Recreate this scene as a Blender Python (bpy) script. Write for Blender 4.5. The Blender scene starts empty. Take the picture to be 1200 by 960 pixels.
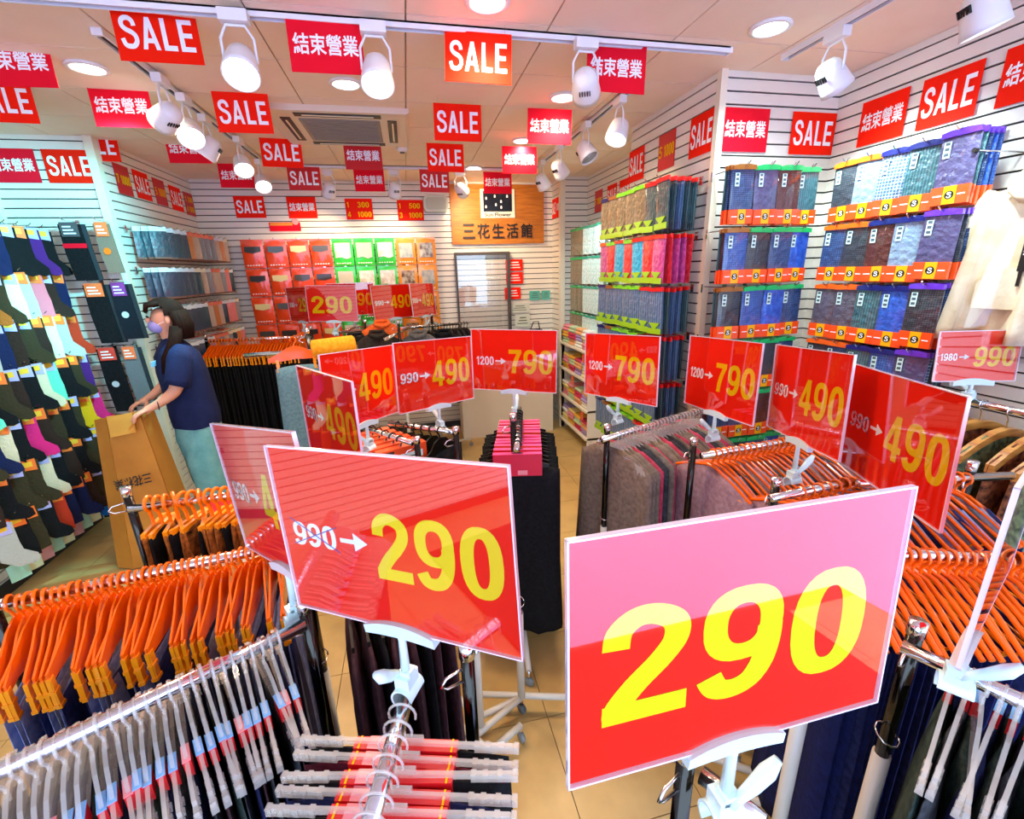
import bpy, math, random
import numpy as np
from mathutils import Matrix, Vector

# ------------------------------------------------------------------ camera, world, light, exposure
SC = bpy.context.scene
COL = SC.collection
F_PX = 534.195                                   # focal length in pixels of a 1200 px wide frame
R = np.array([[0.97574156, 0.02821921, -0.21709923],
              [-0.08953086, 0.95637659, -0.27807921],
              [0.19978145, 0.29077053, 0.93570288]])
CAM = np.array([0.0, 0.0, 1.72])
cam = bpy.data.cameras.new('camera'); cam.sensor_width = 36; cam.lens = 36 * F_PX / 1200; cam.clip_start = .02
co = bpy.data.objects.new('camera', cam); COL.objects.link(co); SC.camera = co
def _w(r): return Vector((r[0], r[2], -r[1]))
_r, _d, _f = _w(R[0]), _w(R[1]), _w(R[2])
co.matrix_world = Matrix(((_r[0], -_d[0], -_f[0], CAM[0]), (_r[1], -_d[1], -_f[1], CAM[1]), (_r[2], -_d[2], -_f[2], CAM[2]), (0, 0, 0, 1)))
SC.view_settings.view_transform = 'Standard'; SC.view_settings.look = 'None'
SC.view_settings.exposure = 0.22; SC.view_settings.gamma = 1
world = bpy.data.worlds.new('world'); SC.world = world; world.use_nodes = True
bg = world.node_tree.nodes['Background']; bg.inputs[0].default_value = (.58, .77, 1, 1); bg.inputs[1].default_value = 4.3
SPOT_W, DOWN_W = 36, 32
SC.cycles.max_bounces = 8; SC.cycles.transparent_max_bounces = 24; SC.cycles.caustics_reflective = False; SC.cycles.caustics_refractive = False
SC.cycles.use_denoising = True
SC.cycles.sample_clamp_indirect = 6
CEIL = 2.6

# ------------------------------------------------------------------ measuring helpers (pixel ray meets a world plane)
def ray(x, y):
    w = R.T @ np.array([(x - 600) / F_PX, (y - 480) / F_PX, 1.]); return np.array([w[0], w[2], -w[1]])
def atz(x, y, z): r = ray(x, y); return CAM + r * (z - CAM[2]) / r[2]
def aty(x, y, Y): r = ray(x, y); return CAM + r * (Y - CAM[1]) / r[1]
def atx(x, y, X): r = ray(x, y); return CAM + r * (X - CAM[0]) / r[0]

rnd = random.Random(7)
# ------------------------------------------------------------------ materials
def lin(c):
    if isinstance(c, str): c = tuple(int(c[i:i + 2], 16) / 255 for i in (0, 2, 4))
    return tuple(v / 12.92 if v <= .04045 else ((v + .055) / 1.055) ** 2.4 for v in c) + (1,)
MATS = {}
def mat(name, col, rough=.6, metal=0, coat=0, alpha=1, col2=None, scale=20, kind='noise', bump=0, emit=0, trans=0, bscale=None, spec=.5, stretch=None):
    if name in MATS: return MATS[name]
    m = bpy.data.materials.new(name); m.use_nodes = True; nt = m.node_tree; n = nt.nodes; b = n['Principled BSDF']; MATS[name] = m
    c = lin(col); b.inputs['Base Color'].default_value = c; m.diffuse_color = c
    b.inputs['Roughness'].default_value = rough; b.inputs['Metallic'].default_value = metal
    b.inputs['Coat Weight'].default_value = coat; b.inputs['Coat Roughness'].default_value = .06
    b.inputs['Alpha'].default_value = alpha; b.inputs['Transmission Weight'].default_value = trans
    b.inputs['Specular IOR Level'].default_value = spec
    if emit: b.inputs['Emission Color'].default_value = c; b.inputs['Emission Strength'].default_value = emit
    if col2 or bump:
        tc = n.new('ShaderNodeTexCoord'); mp = n.new('ShaderNodeMapping'); nt.links.new(tc.outputs['Object'], mp.inputs[0])
        if stretch: mp.inputs['Scale'].default_value = stretch
    if col2:
        if kind == 'wave': t = n.new('ShaderNodeTexWave'); t.inputs['Scale'].default_value = scale; t.inputs['Distortion'].default_value = 1; o = t.outputs['Fac']
        elif kind == 'check':
            t = n.new('ShaderNodeTexBrick'); t.inputs['Scale'].default_value = scale; t.offset = 0
            t.inputs['Mortar Size'].default_value = .04; t.inputs['Brick Width'].default_value = .35; t.inputs['Row Height'].default_value = .35
            o = t.outputs['Fac']; mp.inputs['Rotation'].default_value = (math.pi / 2, 0, 0)
        else: t = n.new('ShaderNodeTexNoise'); t.inputs['Scale'].default_value = scale; t.inputs['Detail'].default_value = 5; o = t.outputs['Fac']
        nt.links.new(mp.outputs[0], t.inputs['Vector'])
        mx = n.new('ShaderNodeMix'); mx.data_type = 'RGBA'; mx.inputs[6].default_value = c; mx.inputs[7].default_value = lin(col2)
        if kind == 'noise':
            mr = n.new('ShaderNodeMapRange'); mr.inputs[1].default_value = .35; mr.inputs[2].default_value = .65; nt.links.new(o, mr.inputs[0]); o = mr.outputs[0]
        nt.links.new(o, mx.inputs[0]); nt.links.new(mx.outputs[2], b.inputs['Base Color'])
    if bump:
        t = n.new('ShaderNodeTexNoise'); t.inputs['Scale'].default_value = bscale or scale; t.inputs['Detail'].default_value = 4
        bp = n.new('ShaderNodeBump'); bp.inputs['Strength'].default_value = bump; bp.inputs['Distance'].default_value = .01
        nt.links.new(mp.outputs[0], t.inputs['Vector']); nt.links.new(t.outputs['Fac'], bp.inputs['Height']); nt.links.new(bp.outputs[0], b.inputs['Normal'])
    return m
def fabric(name, c, c2=None, kind='noise', scale=60, coat=0, bump=.25): return mat(name, c, .85, col2=c2, kind=kind, scale=scale, bump=bump, coat=coat, bscale=90, spec=.2)

slat_m = mat('white slatwall laminate', 'efe9dc', .35)
groove_m = mat('dark slat groove', '2c2622', .7)
trim_m = mat('cream edge trim', 'f1e6cd', .4)
panel_m = mat('beige ceiling board', 'fbe6cc', .8, col2='f6dfc2', scale=3)
tbar_m = mat('ceiling tee bar', 'd2bfa4', .6)
tile_m = mat('tan floor tile', 'c8a668', .35, col2='b4935a', scale=5, bump=.05)
grout_m = mat('dark grout', '4a3d2c', .8)
out_m = mat('lilac grey street paving', 'cfc4f8', .35)
white_m = mat('white painted metal', 'f2f2f0', .35)
chrome = mat('chrome', 'e4e6ea', .12, 1)
darkchrome = mat('dark chrome', '3c3a38', .15, 1)
whitepole = mat('grey white enamel', 'cfcabf', .35)
red_m = mat('red sign card', 'ff2006', .6, spec=.1)
red2_m = mat('crimson sign card', 'f0142c', .6, spec=.1)
darkred_m = mat('dark red sign card', 'd0151a', .45)
acr_edge = mat('acrylic edge', 'f4e4f4', .1, coat=1)
yel_m = mat('amber print', 'ffc600', .6, spec=.1)
lem_m = mat('lemon print', 'f4f000', .6, spec=.1)
wht_m = mat('white print', 'ffffff', .45)
blk_m = mat('black print', '14110f', .5)
blue_m = mat('blue pen line', '2a3cb0', .5)
clip_m = mat('pale plastic clip', 'd6eef2', .25, coat=.5)
orange_pl = mat('orange hanger plastic', 'ff6a08', .22, coat=.6, alpha=.94)
orange_pl2 = mat('amber hanger plastic', 'ff9a10', .22, coat=.6)
clear_pl = mat('clear hanger plastic', 'e6e0da', .1, coat=1, alpha=.36)
cardred = mat('red cardboard', 'e01822', .4, coat=.3)
cardorange = mat('orange cardboard', 'f0501a', .4, coat=.3)
cardblue = mat('sky blue sticker', '7ab6ee', .4)
cardpink = mat('pink sticker', 'f09098', .4)
acrylic = bpy.data.materials.new('clear acrylic sheet'); acrylic.use_nodes = True
_n = acrylic.node_tree.nodes; _l = acrylic.node_tree.links; _n.remove(_n['Principled BSDF'])
_t = _n.new('ShaderNodeBsdfTransparent'); _g = _n.new('ShaderNodeBsdfGlossy'); _g.inputs['Roughness'].default_value = .02
_lw = _n.new('ShaderNodeLayerWeight'); _lw.inputs[0].default_value = .5; _pw = _n.new('ShaderNodeMath'); _pw.operation = 'POWER'; _pw.inputs[1].default_value = 5
_fr = _n.new('ShaderNodeMath'); _fr.operation = 'MULTIPLY_ADD'; _fr.inputs[1].default_value = .9; _fr.inputs[2].default_value = .09; _mx = _n.new('ShaderNodeMixShader')
_l.new(_lw.outputs['Facing'], _pw.inputs[0]); _l.new(_pw.outputs[0], _fr.inputs[0])
_l.new(_fr.outputs[0], _mx.inputs[0]); _l.new(_t.outputs[0], _mx.inputs[1]); _l.new(_g.outputs[0], _mx.inputs[2]); _l.new(_mx.outputs[0], _n['Material Output'].inputs[0])

# ------------------------------------------------------------------ mesh builder
class MB:
    def __init__(s): s.v, s.f, s.m = [], [], []
    def add(s, vs, fs, m=0):
        o = len(s.v); s.v += [tuple(map(float, v)) for v in vs]; s.f += [tuple(i + o for i in f) for f in fs]; s.m += [m] * len(fs); return s
    def box(s, a, b, m=0, M=None):
        (x0, y0, z0), (x1, y1, z1) = a, b
        vs = [(x0, y0, z0), (x1, y0, z0), (x1, y1, z0), (x0, y1, z0), (x0, y0, z1), (x1, y0, z1), (x1, y1, z1), (x0, y1, z1)]
        if M is not None: vs = [tuple(M @ Vector(v)) for v in vs]
        return s.add(vs, [(0, 3, 2, 1), (4, 5, 6, 7), (0, 1, 5, 4), (1, 2, 6, 5), (2, 3, 7, 6), (3, 0, 4, 7)], m)
    def cbox(s, c, d, m=0, M=None): return s.box([c[i] - d[i] / 2 for i in range(3)], [c[i] + d[i] / 2 for i in range(3)], m, M)
    def tube(s, pts, r, n=8, m=0, cap=True, rs=None):
        pts = [Vector(p) for p in pts]; vs = []; up = None
        for i, p in enumerate(pts):
            t = (pts[min(i + 1, len(pts) - 1)] - pts[max(i - 1, 0)]).normalized()
            if up is None: up = Vector((0, 0, 1)) if abs(t.z) < .9 else Vector((1, 0, 0))
            a = t.cross(up)
            if a.length < 1e-5: a = t.orthogonal()
            a.normalize(); b = a.cross(t).normalized(); up = b
            rr = rs[i] if rs else r
            for k in range(n):
                th = 2 * math.pi * k / n; vs.append(p + a * math.cos(th) * rr + b * math.sin(th) * rr)
        fs = [(i * n + k, i * n + (k + 1) % n, (i + 1) * n + (k + 1) % n, (i + 1) * n + k) for i in range(len(pts) - 1) for k in range(n)]
        if cap: fs += [tuple(range(n))[::-1], tuple((len(pts) - 1) * n + k for k in range(n))]
        return s.add(vs, fs, m)
    def lathe(s, prof, n=16, m=0, M=None):   # profile (r, z)
        vs = []
        for r, z in prof:
            for k in range(n): vs.append(Vector((r * math.cos(2 * math.pi * k / n), r * math.sin(2 * math.pi * k / n), z)))
        if M is not None: vs = [M @ v for v in vs]
        fs = [(i * n + k, i * n + (k + 1) % n, (i + 1) * n + (k + 1) % n, (i + 1) * n + k) for i in range(len(prof) - 1) for k in range(n)]
        fs += [tuple(range(n))[::-1], tuple((len(prof) - 1) * n + k for k in range(n))]
        return s.add(vs, fs, m)
    def prism(s, poly, y0, y1, m=0):         # outline in XZ pushed along Y
        n = len(poly); vs = [(p[0], y0, p[1]) for p in poly] + [(p[0], y1, p[1]) for p in poly]
        fs = [tuple(range(n)), tuple(range(2 * n - 1, n - 1, -1))] + [(i, i + n, (i + 1) % n + n, (i + 1) % n) for i in range(n)]
        return s.add(vs, fs, m)
    def mesh(s, name, mats, smooth=False):
        me = bpy.data.meshes.new(name); me.from_pydata(s.v, [], s.f)
        for k in (mats if isinstance(mats, (list, tuple)) else [mats]): me.materials.append(k)
        if any(s.m): me.polygons.foreach_set('material_index', s.m)
        if smooth: me.polygons.foreach_set('use_smooth', [True] * len(s.f))
        me.update(); return me

def tag(o, label=None, cat=None, group=None, kind=None):
    if label: o['label'] = label
    if cat: o['category'] = cat
    if group: o['group'] = group
    if kind: o['kind'] = kind
    return o
def obj(name, me, parent=None, loc=None, rot=None, M=None, mats=None):
    o = bpy.data.objects.new(name, me); COL.objects.link(o)
    if parent: o.parent = parent
    if M is not None: o.matrix_local = M
    else:
        if loc is not None: o.location = loc
        if rot is not None: o.rotation_euler = rot
    if mats:
        for i, k in enumerate(mats):
            if k is not None: o.material_slots[i].link = 'OBJECT'; o.material_slots[i].material = k
    return o
def empty(name, loc=(0, 0, 0), rz=0, label=None, cat=None, group=None, M=None):
    o = bpy.data.objects.new(name, None); COL.objects.link(o); o.empty_display_size = .05
    if M is not None: o.matrix_world = M
    else: o.location = loc; o.rotation_euler = (0, 0, rz)
    return tag(o, label, cat, group)
ONES = 'first second third fourth fifth sixth seventh eighth ninth tenth eleventh twelfth thirteenth fourteenth fifteenth sixteenth seventeenth eighteenth nineteenth'.split()
def nth(i):
    if i < 19: return ONES[i]
    t = {2: 'twenty', 3: 'thirty', 4: 'forty'}; d, u = divmod(i + 1, 10)
    return {2: 'twentieth', 3: 'thirtieth', 4: 'fortieth'}[d] if u == 0 else t[d] + '-' + ONES[u - 1]

# ------------------------------------------------------------------ lettering
def ring(mb, cx, cy, ox, oy, ix, iy, y, e=2.4, n=28):
    def p(a, b, t): c, s_ = math.cos(t), math.sin(t); return (cx + a * math.copysign(abs(c) ** (2 / e), c), cy + b * math.copysign(abs(s_) ** (2 / e), s_))
    O = [p(ox, oy, 2 * math.pi * i / n) for i in range(n)]; I = [p(ix, iy, 2 * math.pi * i / n) for i in range(n)]
    mb.add([(a, y, b) for a, b in O + I], [(i, (i + 1) % n, n + (i + 1) % n, n + i) for i in range(n)])
def spline(pts, k=5):
    P = [pts[0]] + list(pts) + [pts[-1]]; out = []
    for i in range(1, len(P) - 2):
        for j in range(k):
            t = j / k
            out.append(tuple(.5 * (2 * P[i][c] + (P[i + 1][c] - P[i - 1][c]) * t + (2 * P[i - 1][c] - 5 * P[i][c] + 4 * P[i + 1][c] - P[i + 2][c]) * t * t + (3 * P[i][c] - P[i - 1][c] - 3 * P[i + 1][c] + P[i + 2][c]) * t ** 3) for c in (0, 1)))
    return out + [pts[-1]]
def ribbon(mb, pts, w, y, smooth=True):
    P = spline(pts) if smooth else pts; vs = []
    for i, p in enumerate(P):
        a, b = P[max(i - 1, 0)], P[min(i + 1, len(P) - 1)]; dx, dy = b[0] - a[0], b[1] - a[1]; L = math.hypot(dx, dy) or 1
        nx, ny = -dy / L * w / 2, dx / L * w / 2; vs += [(p[0] + nx, y, p[1] + ny), (p[0] - nx, y, p[1] - ny)]
    mb.add(vs, [(2 * i, 2 * i + 1, 2 * i + 3, 2 * i + 2) for i in range(len(P) - 1)])
def rect(mb, x0, z0, x1, z1, y): mb.add([(x0, y, z0), (x1, y, z0), (x1, y, z1), (x0, y, z1)], [(0, 1, 2, 3)])
def poly(mb, pts, y): mb.add([(a, y, b) for a, b in pts], [tuple(range(len(pts)))])
def glyph(ch):
    m = MB(); e = .0
    if ch == '0': ring(m, .29, .5, .285, .51, .1, .35, 0); w = .58
    elif ch == '9': ring(m, .29, .67, .28, .34, .115, .185, 0); ribbon(m, [(.48, .62), (.475, .45), (.44, .26), (.36, .12), (.24, .07), (.13, .10), (.07, .22)], .18, -.001); w = .58
    elif ch == '6': ring(m, .29, .33, .28, .34, .115, .185, 0); ribbon(m, [(.1, .38), (.1, .55), (.14, .74), (.22, .88), (.34, .93), (.45, .9), (.51, .78)], .18, -.001); w = .58
    elif ch == '2': ribbon(m, [(.09, .67), (.11, .82), (.21, .92), (.34, .92), (.46, .83), (.47, .68), (.38, .52), (.22, .33), (.11, .16), (.09, .06)], .17, 0); rect(m, .01, 0, .56, .18, -.001); w = .58
    elif ch == '4': rect(m, .3, 0, .47, 1, 0); rect(m, 0, .2, .57, .35, -.001); poly(m, [(0, .35), (0, .22), (.12, .3), (.34, .78), (.34, 1), (.3, 1)], -.002); w = .59
    elif ch == '7': rect(m, .02, .83, .55, 1, 0); poly(m, [(.36, .85), (.24, .6), (.16, .3), (.13, 0), (.31, 0), (.34, .3), (.43, .6), (.55, .85)], -.001); w = .57
    elif ch == '1': rect(m, .18, 0, .35, 1, 0); poly(m, [(.04, .68), (.2, .72), (.22, .98), (.04, .82)], -.001); w = .44
    elif ch == '5': rect(m, .1, .84, .53, 1, 0); poly(m, [(.1, 1), (.05, .45), (.2, .45), (.25, 1)], -.001); ribbon(m, [(.13, .5), (.26, .58), (.42, .52), (.48, .34), (.42, .16), (.28, .08), (.14, .11), (.08, .26)], .16, -.002); w = .58
    elif ch == '3': ribbon(m, [(.08, .76), (.14, .89), (.28, .93), (.42, .87), (.44, .7), (.36, .57), (.24, .53)], .16, 0); ribbon(m, [(.24, .53), (.4, .47), (.48, .3), (.42, .13), (.28, .07), (.14, .11), (.07, .25)], .16, -.001); w = .58
    elif ch == '8': ring(m, .29, .74, .24, .26, .09, .12, 0); ring(m, .29, .29, .28, .3, .11, .16, -.001); w = .58
    elif ch == 'S': ribbon(m, [(.53, .7), (.5, .84), (.38, .93), (.22, .92), (.12, .82), (.13, .68), (.24, .58), (.42, .5), (.53, .4), (.55, .24), (.45, .1), (.3, .065), (.14, .11), (.07, .3)], .155, 0); w = .66
    elif ch == 'A': poly(m, [(0, 0), (.16, 0), (.39, 1), (.24, 1)], 0); poly(m, [(.47, 0), (.63, 0), (.4, 1), (.25, 1)], -.001); rect(m, .13, .2, .5, .35, -.002); w = .67
    elif ch == 'L': rect(m, .03, 0, .2, 1, 0); rect(m, .03, 0, .52, .165, -.001); w = .56
    elif ch == 'E': rect(m, .03, 0, .2, 1, 0); rect(m, .03, 0, .57, .155, -.001); rect(m, .03, .845, .56, 1, -.002); rect(m, .03, .43, .52, .58, -.003); w = .6
    elif ch == '>': ribbon(m, [(0, .45), (.45, .45)], .13, 0, False); poly(m, [(.4, .18), (.78, .45), (.4, .72)], -.001); w = .86
    elif ch == ' ': w = .3
    else: w = .6
    return m, w
FONT_CACHE = {}
def font_flat(s, off=.012):
    """outline of a string in Blender's own font, as flat verts/faces in XZ with height 1"""
    k = (s, off)
    if k not in FONT_CACHE:
        c = bpy.data.curves.new('lettering', 'FONT'); c.body = s; c.offset = off; c.resolution_u = 2
        o = bpy.data.objects.new('lettering', c); COL.objects.link(o)
        me = bpy.data.meshes.new_from_object(o.evaluated_get(bpy.context.evaluated_depsgraph_get()))
        FONT_CACHE[k] = ([tuple(v.co) for v in me.vertices], [tuple(p.vertices) for p in me.polygons])
        bpy.data.objects.remove(o); bpy.data.curves.remove(c); bpy.data.meshes.remove(me)
    return FONT_CACHE[k]
def write(mb, s, x0, z0, x1, z1, y, m=0, font=False, slant=0, off=.012):
    """fit string s into the rectangle on the plane y"""
    if font:
        vs, fs = font_flat(s, off); xs = [v[0] for v in vs]; ys = [v[1] for v in vs]
        a, b, c, d = min(xs), max(xs), min(ys), max(ys)
        mb.add([(x0 + (v[0] - a) / (b - a) * (x1 - x0), y, z0 + (v[1] - c) / (d - c) * (z1 - z0)) for v in vs], fs, m); return
    g = [glyph(c) for c in s]; W = sum(w + .06 for _, w in g) - .06; sx = (x1 - x0) / W; sz = z1 - z0; x = 0
    for q, w in g:
        mb.add([(x0 + (x + v[0]) * sx, y + v[1] * .15, z0 + v[2] * sz) for v in q.v], q.f, m); x += w + .06
def frame_matrix(p):
    x, y, z, yaw, tl, ro = p
    rt = Vector((math.cos(yaw), math.sin(yaw), 0)); nf = Vector((math.sin(yaw), -math.cos(yaw), 0))
    up = Vector((0, 0, 1)) * math.cos(tl) - nf * math.sin(tl)
    X = rt * math.cos(ro) + up * math.sin(ro); Z = up * math.cos(ro) - rt * math.sin(ro); Y = Z.cross(X)
    return Matrix(((X[0], Y[0], Z[0], x), (X[1], Y[1], Z[1], y), (X[2], Y[2], Z[2], z), (0, 0, 0, 1)))

# ------------------------------------------------------------------ structure
PITCH = .0553
def slatwall(name, p0, p1, inward, ztop=CEIL, zbot=0.0, joined=False, over=0.0):
    """vertical wall from p0 to p1 (xy); slats stand proud on the inward side"""
    p0 = Vector(p0); p1 = Vector(p1); d = p1 - p0; L = d.length; d.normalize(); nrm = Vector(inward).normalized()
    M = Matrix(((d[0], nrm[0], 0, p0[0]), (d[1], nrm[1], 0, p0[1]), (0, 0, 1, 0), (0, 0, 0, 1)))
    base = MB().box((-over, -.06, zbot), (L + over, 0, ztop)).mesh(name, groove_m)
    w = tag(obj(name, base, M=M), kind='structure')
    n = int((ztop - zbot) / PITCH) + 1
    def sl(mb, z1, z0): mb.prism_slat = None; mb.box((0, 0, z0), (L, .010, z1)); return mb
    if joined:
        mb = MB()
        for i in range(n):
            z1 = ztop - .033 - (i - 1) * PITCH if i else ztop; z0 = max(z1 - (PITCH - .008 if i else .026), zbot)
            if z1 > z0: mb.box((0, 0, z0), (L, .010, z1))
        tag(obj('slats', mb.mesh('slats', slat_m), w), kind='stuff')
    else:
        full = MB().box((0, 0, -(PITCH - .008)), (L, .010, 0)).mesh('slat', slat_m); top = MB().box((0, 0, -.026), (L, .010, 0)).mesh('slat', slat_m)
        for i in range(n):
            z1 = ztop - .033 - (i - 1) * PITCH if i else ztop
            if z1 - .047 < zbot: break
            obj('slat', top if i == 0 else full, w, (0, 0, z1))
    return w
WL, WR, WB = -2.45, 2.23, 5.10
wall_left = slatwall('wall_left', (WL, -1.3), (WL, 3.72), (1, 0))
wall_left_jog = slatwall('wall_left_return', (WL, 3.72), (-1.86, 3.72), (0, -1))
wall_left_far = slatwall('wall_left_far', (-1.86, 3.72), (-1.86, WB), (1, 0))
wall_back = slatwall('wall_back', (-1.86, WB), (1.60, WB), (0, -1), joined=True)
wall_right_far2 = slatwall('wall_right_back', (1.60, 4.76), (1.60, WB), (-1, 0), joined=True)
wall_right_far = slatwall('wall_right_far', (1.87, 3.16), (1.87, 4.76), (-1, 0), joined=True)
wall_right_panel = slatwall('wall_right_panel', (1.60, 4.76), (1.87, 4.76), (0, -1), joined=True)
wall_right_mid = slatwall('wall_right_column', (1.55, 2.25), (1.55, 3.16), (-1, 0))
wall_right_jog2 = slatwall('wall_right_column_end', (1.55, 3.16), (1.87, 3.16), (0, 1), joined=True)
wall_right_jog = slatwall('wall_right_return', (1.55, 2.25), (WR, 2.25), (0, -1))
wall_right = slatwall('wall_right', (WR, -.45), (WR, 2.25), (-1, 0))
for i, (x, y, w, d, zt) in enumerate([(1.548, 2.243, .035, .035, CEIL), (1.59, 4.75, .05, .06, CEIL), (-1.862, 3.715, .05, .05, CEIL), (-2.44, 3.705, .03, .03, CEIL)]):
    tag(obj('trim_%d' % (i + 1), MB().cbox((0, 0, zt / 2), (w, d, zt)).mesh('trim', trim_m), loc=(x, y, 0)), kind='structure')
for nm, a, b in [('baseboard_left', (WL + .01, -1.3, 0), (WL + .03, 3.70, .07)), ('baseboard_right', (WR - .03, -.45, 0), (WR - .01, 2.2, .07)), ('baseboard_back', (-1.8, WB - .03, 0), (1.55, WB - .011, .07))]:
    tag(obj(nm, MB().box(a, b).mesh(nm, mat('dark skirting', '26262a', .5))), kind='structure')
# ceiling
ceiling = tag(obj('ceiling', MB().box((-2.7, -1.35, CEIL + .012), (2.5, 5.3, CEIL + .1)).mesh('ceiling', tbar_m)), kind='structure')
xs = [.08 + .533 * k for k in range(-5, 6)]; ys = [2.42 + .44 * k for k in range(-8, 8)]
cp = MB().box((.0035, .0035, 0), (.533 - .0035, .44 - .0035, .012)).mesh('ceiling_panel', panel_m)
for x in xs[:-1]:
    for y in ys[:-1]:
        if x < 2.4 and y < 5.2: obj('ceiling_panel', cp, ceiling, (x, y, CEIL))
# floor
floor = tag(obj('floor', MB().box((-2.7, -1.3, -.1), (2.5, 5.3, -.004)).mesh('floor', grout_m)), kind='structure')
TS = .42
tl = MB().box((.0015, .0015, -.01), (TS - .0015, TS - .0015, 0)).mesh('floor_tile', tile_m)
for i in range(-8, 6):
    for j in range(-6, 11):
        x, y = .395 + TS * i, 1.34 + TS * j
        if x > -2.7 and x < 2.4 and y < 5.2 and y > -1.3: obj('floor_tile', tl, floor, (x, y, 0))
street = tag(obj('ground', MB().box((-9, -14, -.06), (9, -.45, -.03)).mesh('ground', out_m)), kind='structure')
darkener = tag(empty('reflection_darkener', (0, -.8, 0)), 'unseen dark sheet added on the shop front floor to darken sign reflections', 'mat')  # added out of view, darkens the floor mirrored low in the big price sign
obj('dark_sheet', MB().box((-2.0, -.45, 0), (2.0, .55, .012)).mesh('dark_sheet', mat('charcoal darkener', '1c1b1e', .9)), darkener)
# back room door, its glass and the counter zone
door = tag(obj('door_1', MB().box((0, 0, 0), (.03, .05, 1.92)).box((-.56, .01, 1.89), (0, .04, 1.92)).box((-.56, .0, 0), (-.54, .04, 1.9)).mesh('door', mat('dark door frame', '4b453e', .4))), kind='structure')
door.location = (1.07, 5.03, 0)
obj('glass_pane', MB().box((-.54, .015, .02), (0, .025, 1.89)).mesh('glass_pane', acrylic), door)

# ------------------------------------------------------------------ sign boards on the wall behind the till
lg = empty('shop_sign', (.99, 5.06, 2.0), label='orange-brown wooden shop sign board with black characters above the back doorway', cat='sign')
obj('board', MB().box((-.49, 0, 0), (.50, .03, .575)).mesh('board', mat('varnished orange wood', 'c87a1e', .5, col2='a8600f', scale=6, stretch=(1, 1, 8))), lg)
pl = obj('emblem_panel', MB().box((-.18, -.014, .255), (.18, 0, .53)).mesh('emblem_panel', mat('ivory panel', 'f4efd8', .4)), lg)
m_ = MB().box((-.15, -.018, .315), (.15, -.0145, .51))
obj('emblem_field', m_.mesh('emblem_field', mat('midnight blue', '06101f', .3)), pl)
m_ = MB()
for a, b in ((-.03, .46), (.1, .46), (-.02, .38), (.035, .41), (.035, .355), (-.125, .36), (-.12, .44)):
    m_.prism([(a - .008, b - .012), (a + .008, b - .012), (a + .009, b + .006), (a, b + .018), (a - .009, b + .006)], -.0225, -.0185)
obj('emblem_figures', m_.mesh('emblem_figures', wht_m), pl)
m_ = MB(); write(m_, 'Sun Flower', -.14, .268, .14, .305, -.0165, font=True, off=.02); obj('lettering', m_.mesh('lettering', blk_m), pl)
m_ = MB()
for k, ch in enumerate('三花生活館'): write(m_, ch, -.38 + .155 * k, .055, -.25 + .155 * k, .2, -.012, font=True, off=.015)
for k in range(5): m_.box((-.32 + .155 * k, -.011, .12), (-.31 + .155 * k, .0, .125))
obj('characters', m_.mesh('characters', blk_m), lg)

# ------------------------------------------------------------------ ceiling lights
lampglow = mat('glowing lamp face', 'fff6e6', .3, emit=14)
coolglow = mat('cool glowing lamp face', 'e8fbff', .3, emit=14)
dl_rim = MB().lathe([(.075, 0), (.078, -.008), (.062, -.012), (.058, -.004), (.058, 0)], 24).mesh('rim', white_m, True)
dl_face = {False: MB().lathe([(.057, -.003), (.057, -.007)], 24).mesh('diffuser', lampglow), True: MB().lathe([(.057, -.003), (.057, -.007)], 24).mesh('diffuser', coolglow)}
def lamp_data(kind, w, col, **k):
    l = bpy.data.lights.new('lamp', kind); l.energy = w; l.color = col
    for a, b in k.items(): setattr(l, a, b)
    return l
WARM, COOL = (1, .72, .44), (.72, .95, 1)
dwarm = lamp_data('SPOT', DOWN_W, WARM, spot_size=2.6, spot_blend=.6, shadow_soft_size=.05)
dcool = lamp_data('SPOT', DOWN_W, COOL, spot_size=2.6, spot_blend=.6, shadow_soft_size=.05)
for (px, py, cool, lb) in [(903, 31, True, 'round recessed ceiling light nearest the right slatwall, cool white'), (660, 113, False, 'round recessed ceiling light behind the hanging sign above the right track'),
        (405, 97, True, 'round recessed ceiling light just in front of the ceiling air conditioner'), (102, 78, False, 'round recessed ceiling light nearest the left wall'),
        (571, 0, False, 'round recessed ceiling light in front of the white front track'), (612, 164, False, 'small round recessed ceiling light between two rows of hanging signs at right'), (555, 196, False, 'round recessed ceiling light farthest back near the shop sign board')]:
    p = atz(px, py, CEIL); t = empty('recessed_ceiling_light', (p[0], p[1], CEIL), label=lb, cat='ceiling light', group='recessed ceiling lights')
    obj('rim', dl_rim, t); obj('diffuser', dl_face[cool], t); o = obj('lamp', dcool if cool else dwarm, t, (0, 0, -.03))
# tracks
def track(name, a, b, lb):
    a = Vector(a); b = Vector(b); t = empty(name, (a.x, a.y, CEIL), math.atan2(b.y - a.y, b.x - a.x), lb, 'lighting track'); L = (b - a).length
    obj('channel', MB().box((0, -.017, -.022), (L, -.012, 0)).box((0, .012, -.022), (L, .017, 0)).box((0, -.017, -.006), (L, .017, 0)).mesh('channel', white_m), t)
    obj('conductor_slot', MB().box((.005, -.012, -.012), (L - .005, .012, -.0065)).mesh('conductor_slot', mat('dark track slot', '2a2522', .6)), t)
    obj('end_cap', MB().box((-.012, -.018, -.024), (0, .018, 0)).mesh('end_cap', white_m), t); obj('end_cap', MB().box((L, -.018, -.024), (L + .012, .018, 0)).mesh('end_cap', white_m), t)
track('light_track', (-2.3, 2.04), (1.42, 2.04), 'white lighting track crossing the ceiling nearest the camera')
track('light_track', (-1.01, 2.25), (-1.01, 4.35), 'white lighting track running deep along the left of the ceiling')
track('light_track', (1.20, 2.45), (1.20, 4.35), 'white lighting track running deep along the right of the ceiling')
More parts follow.
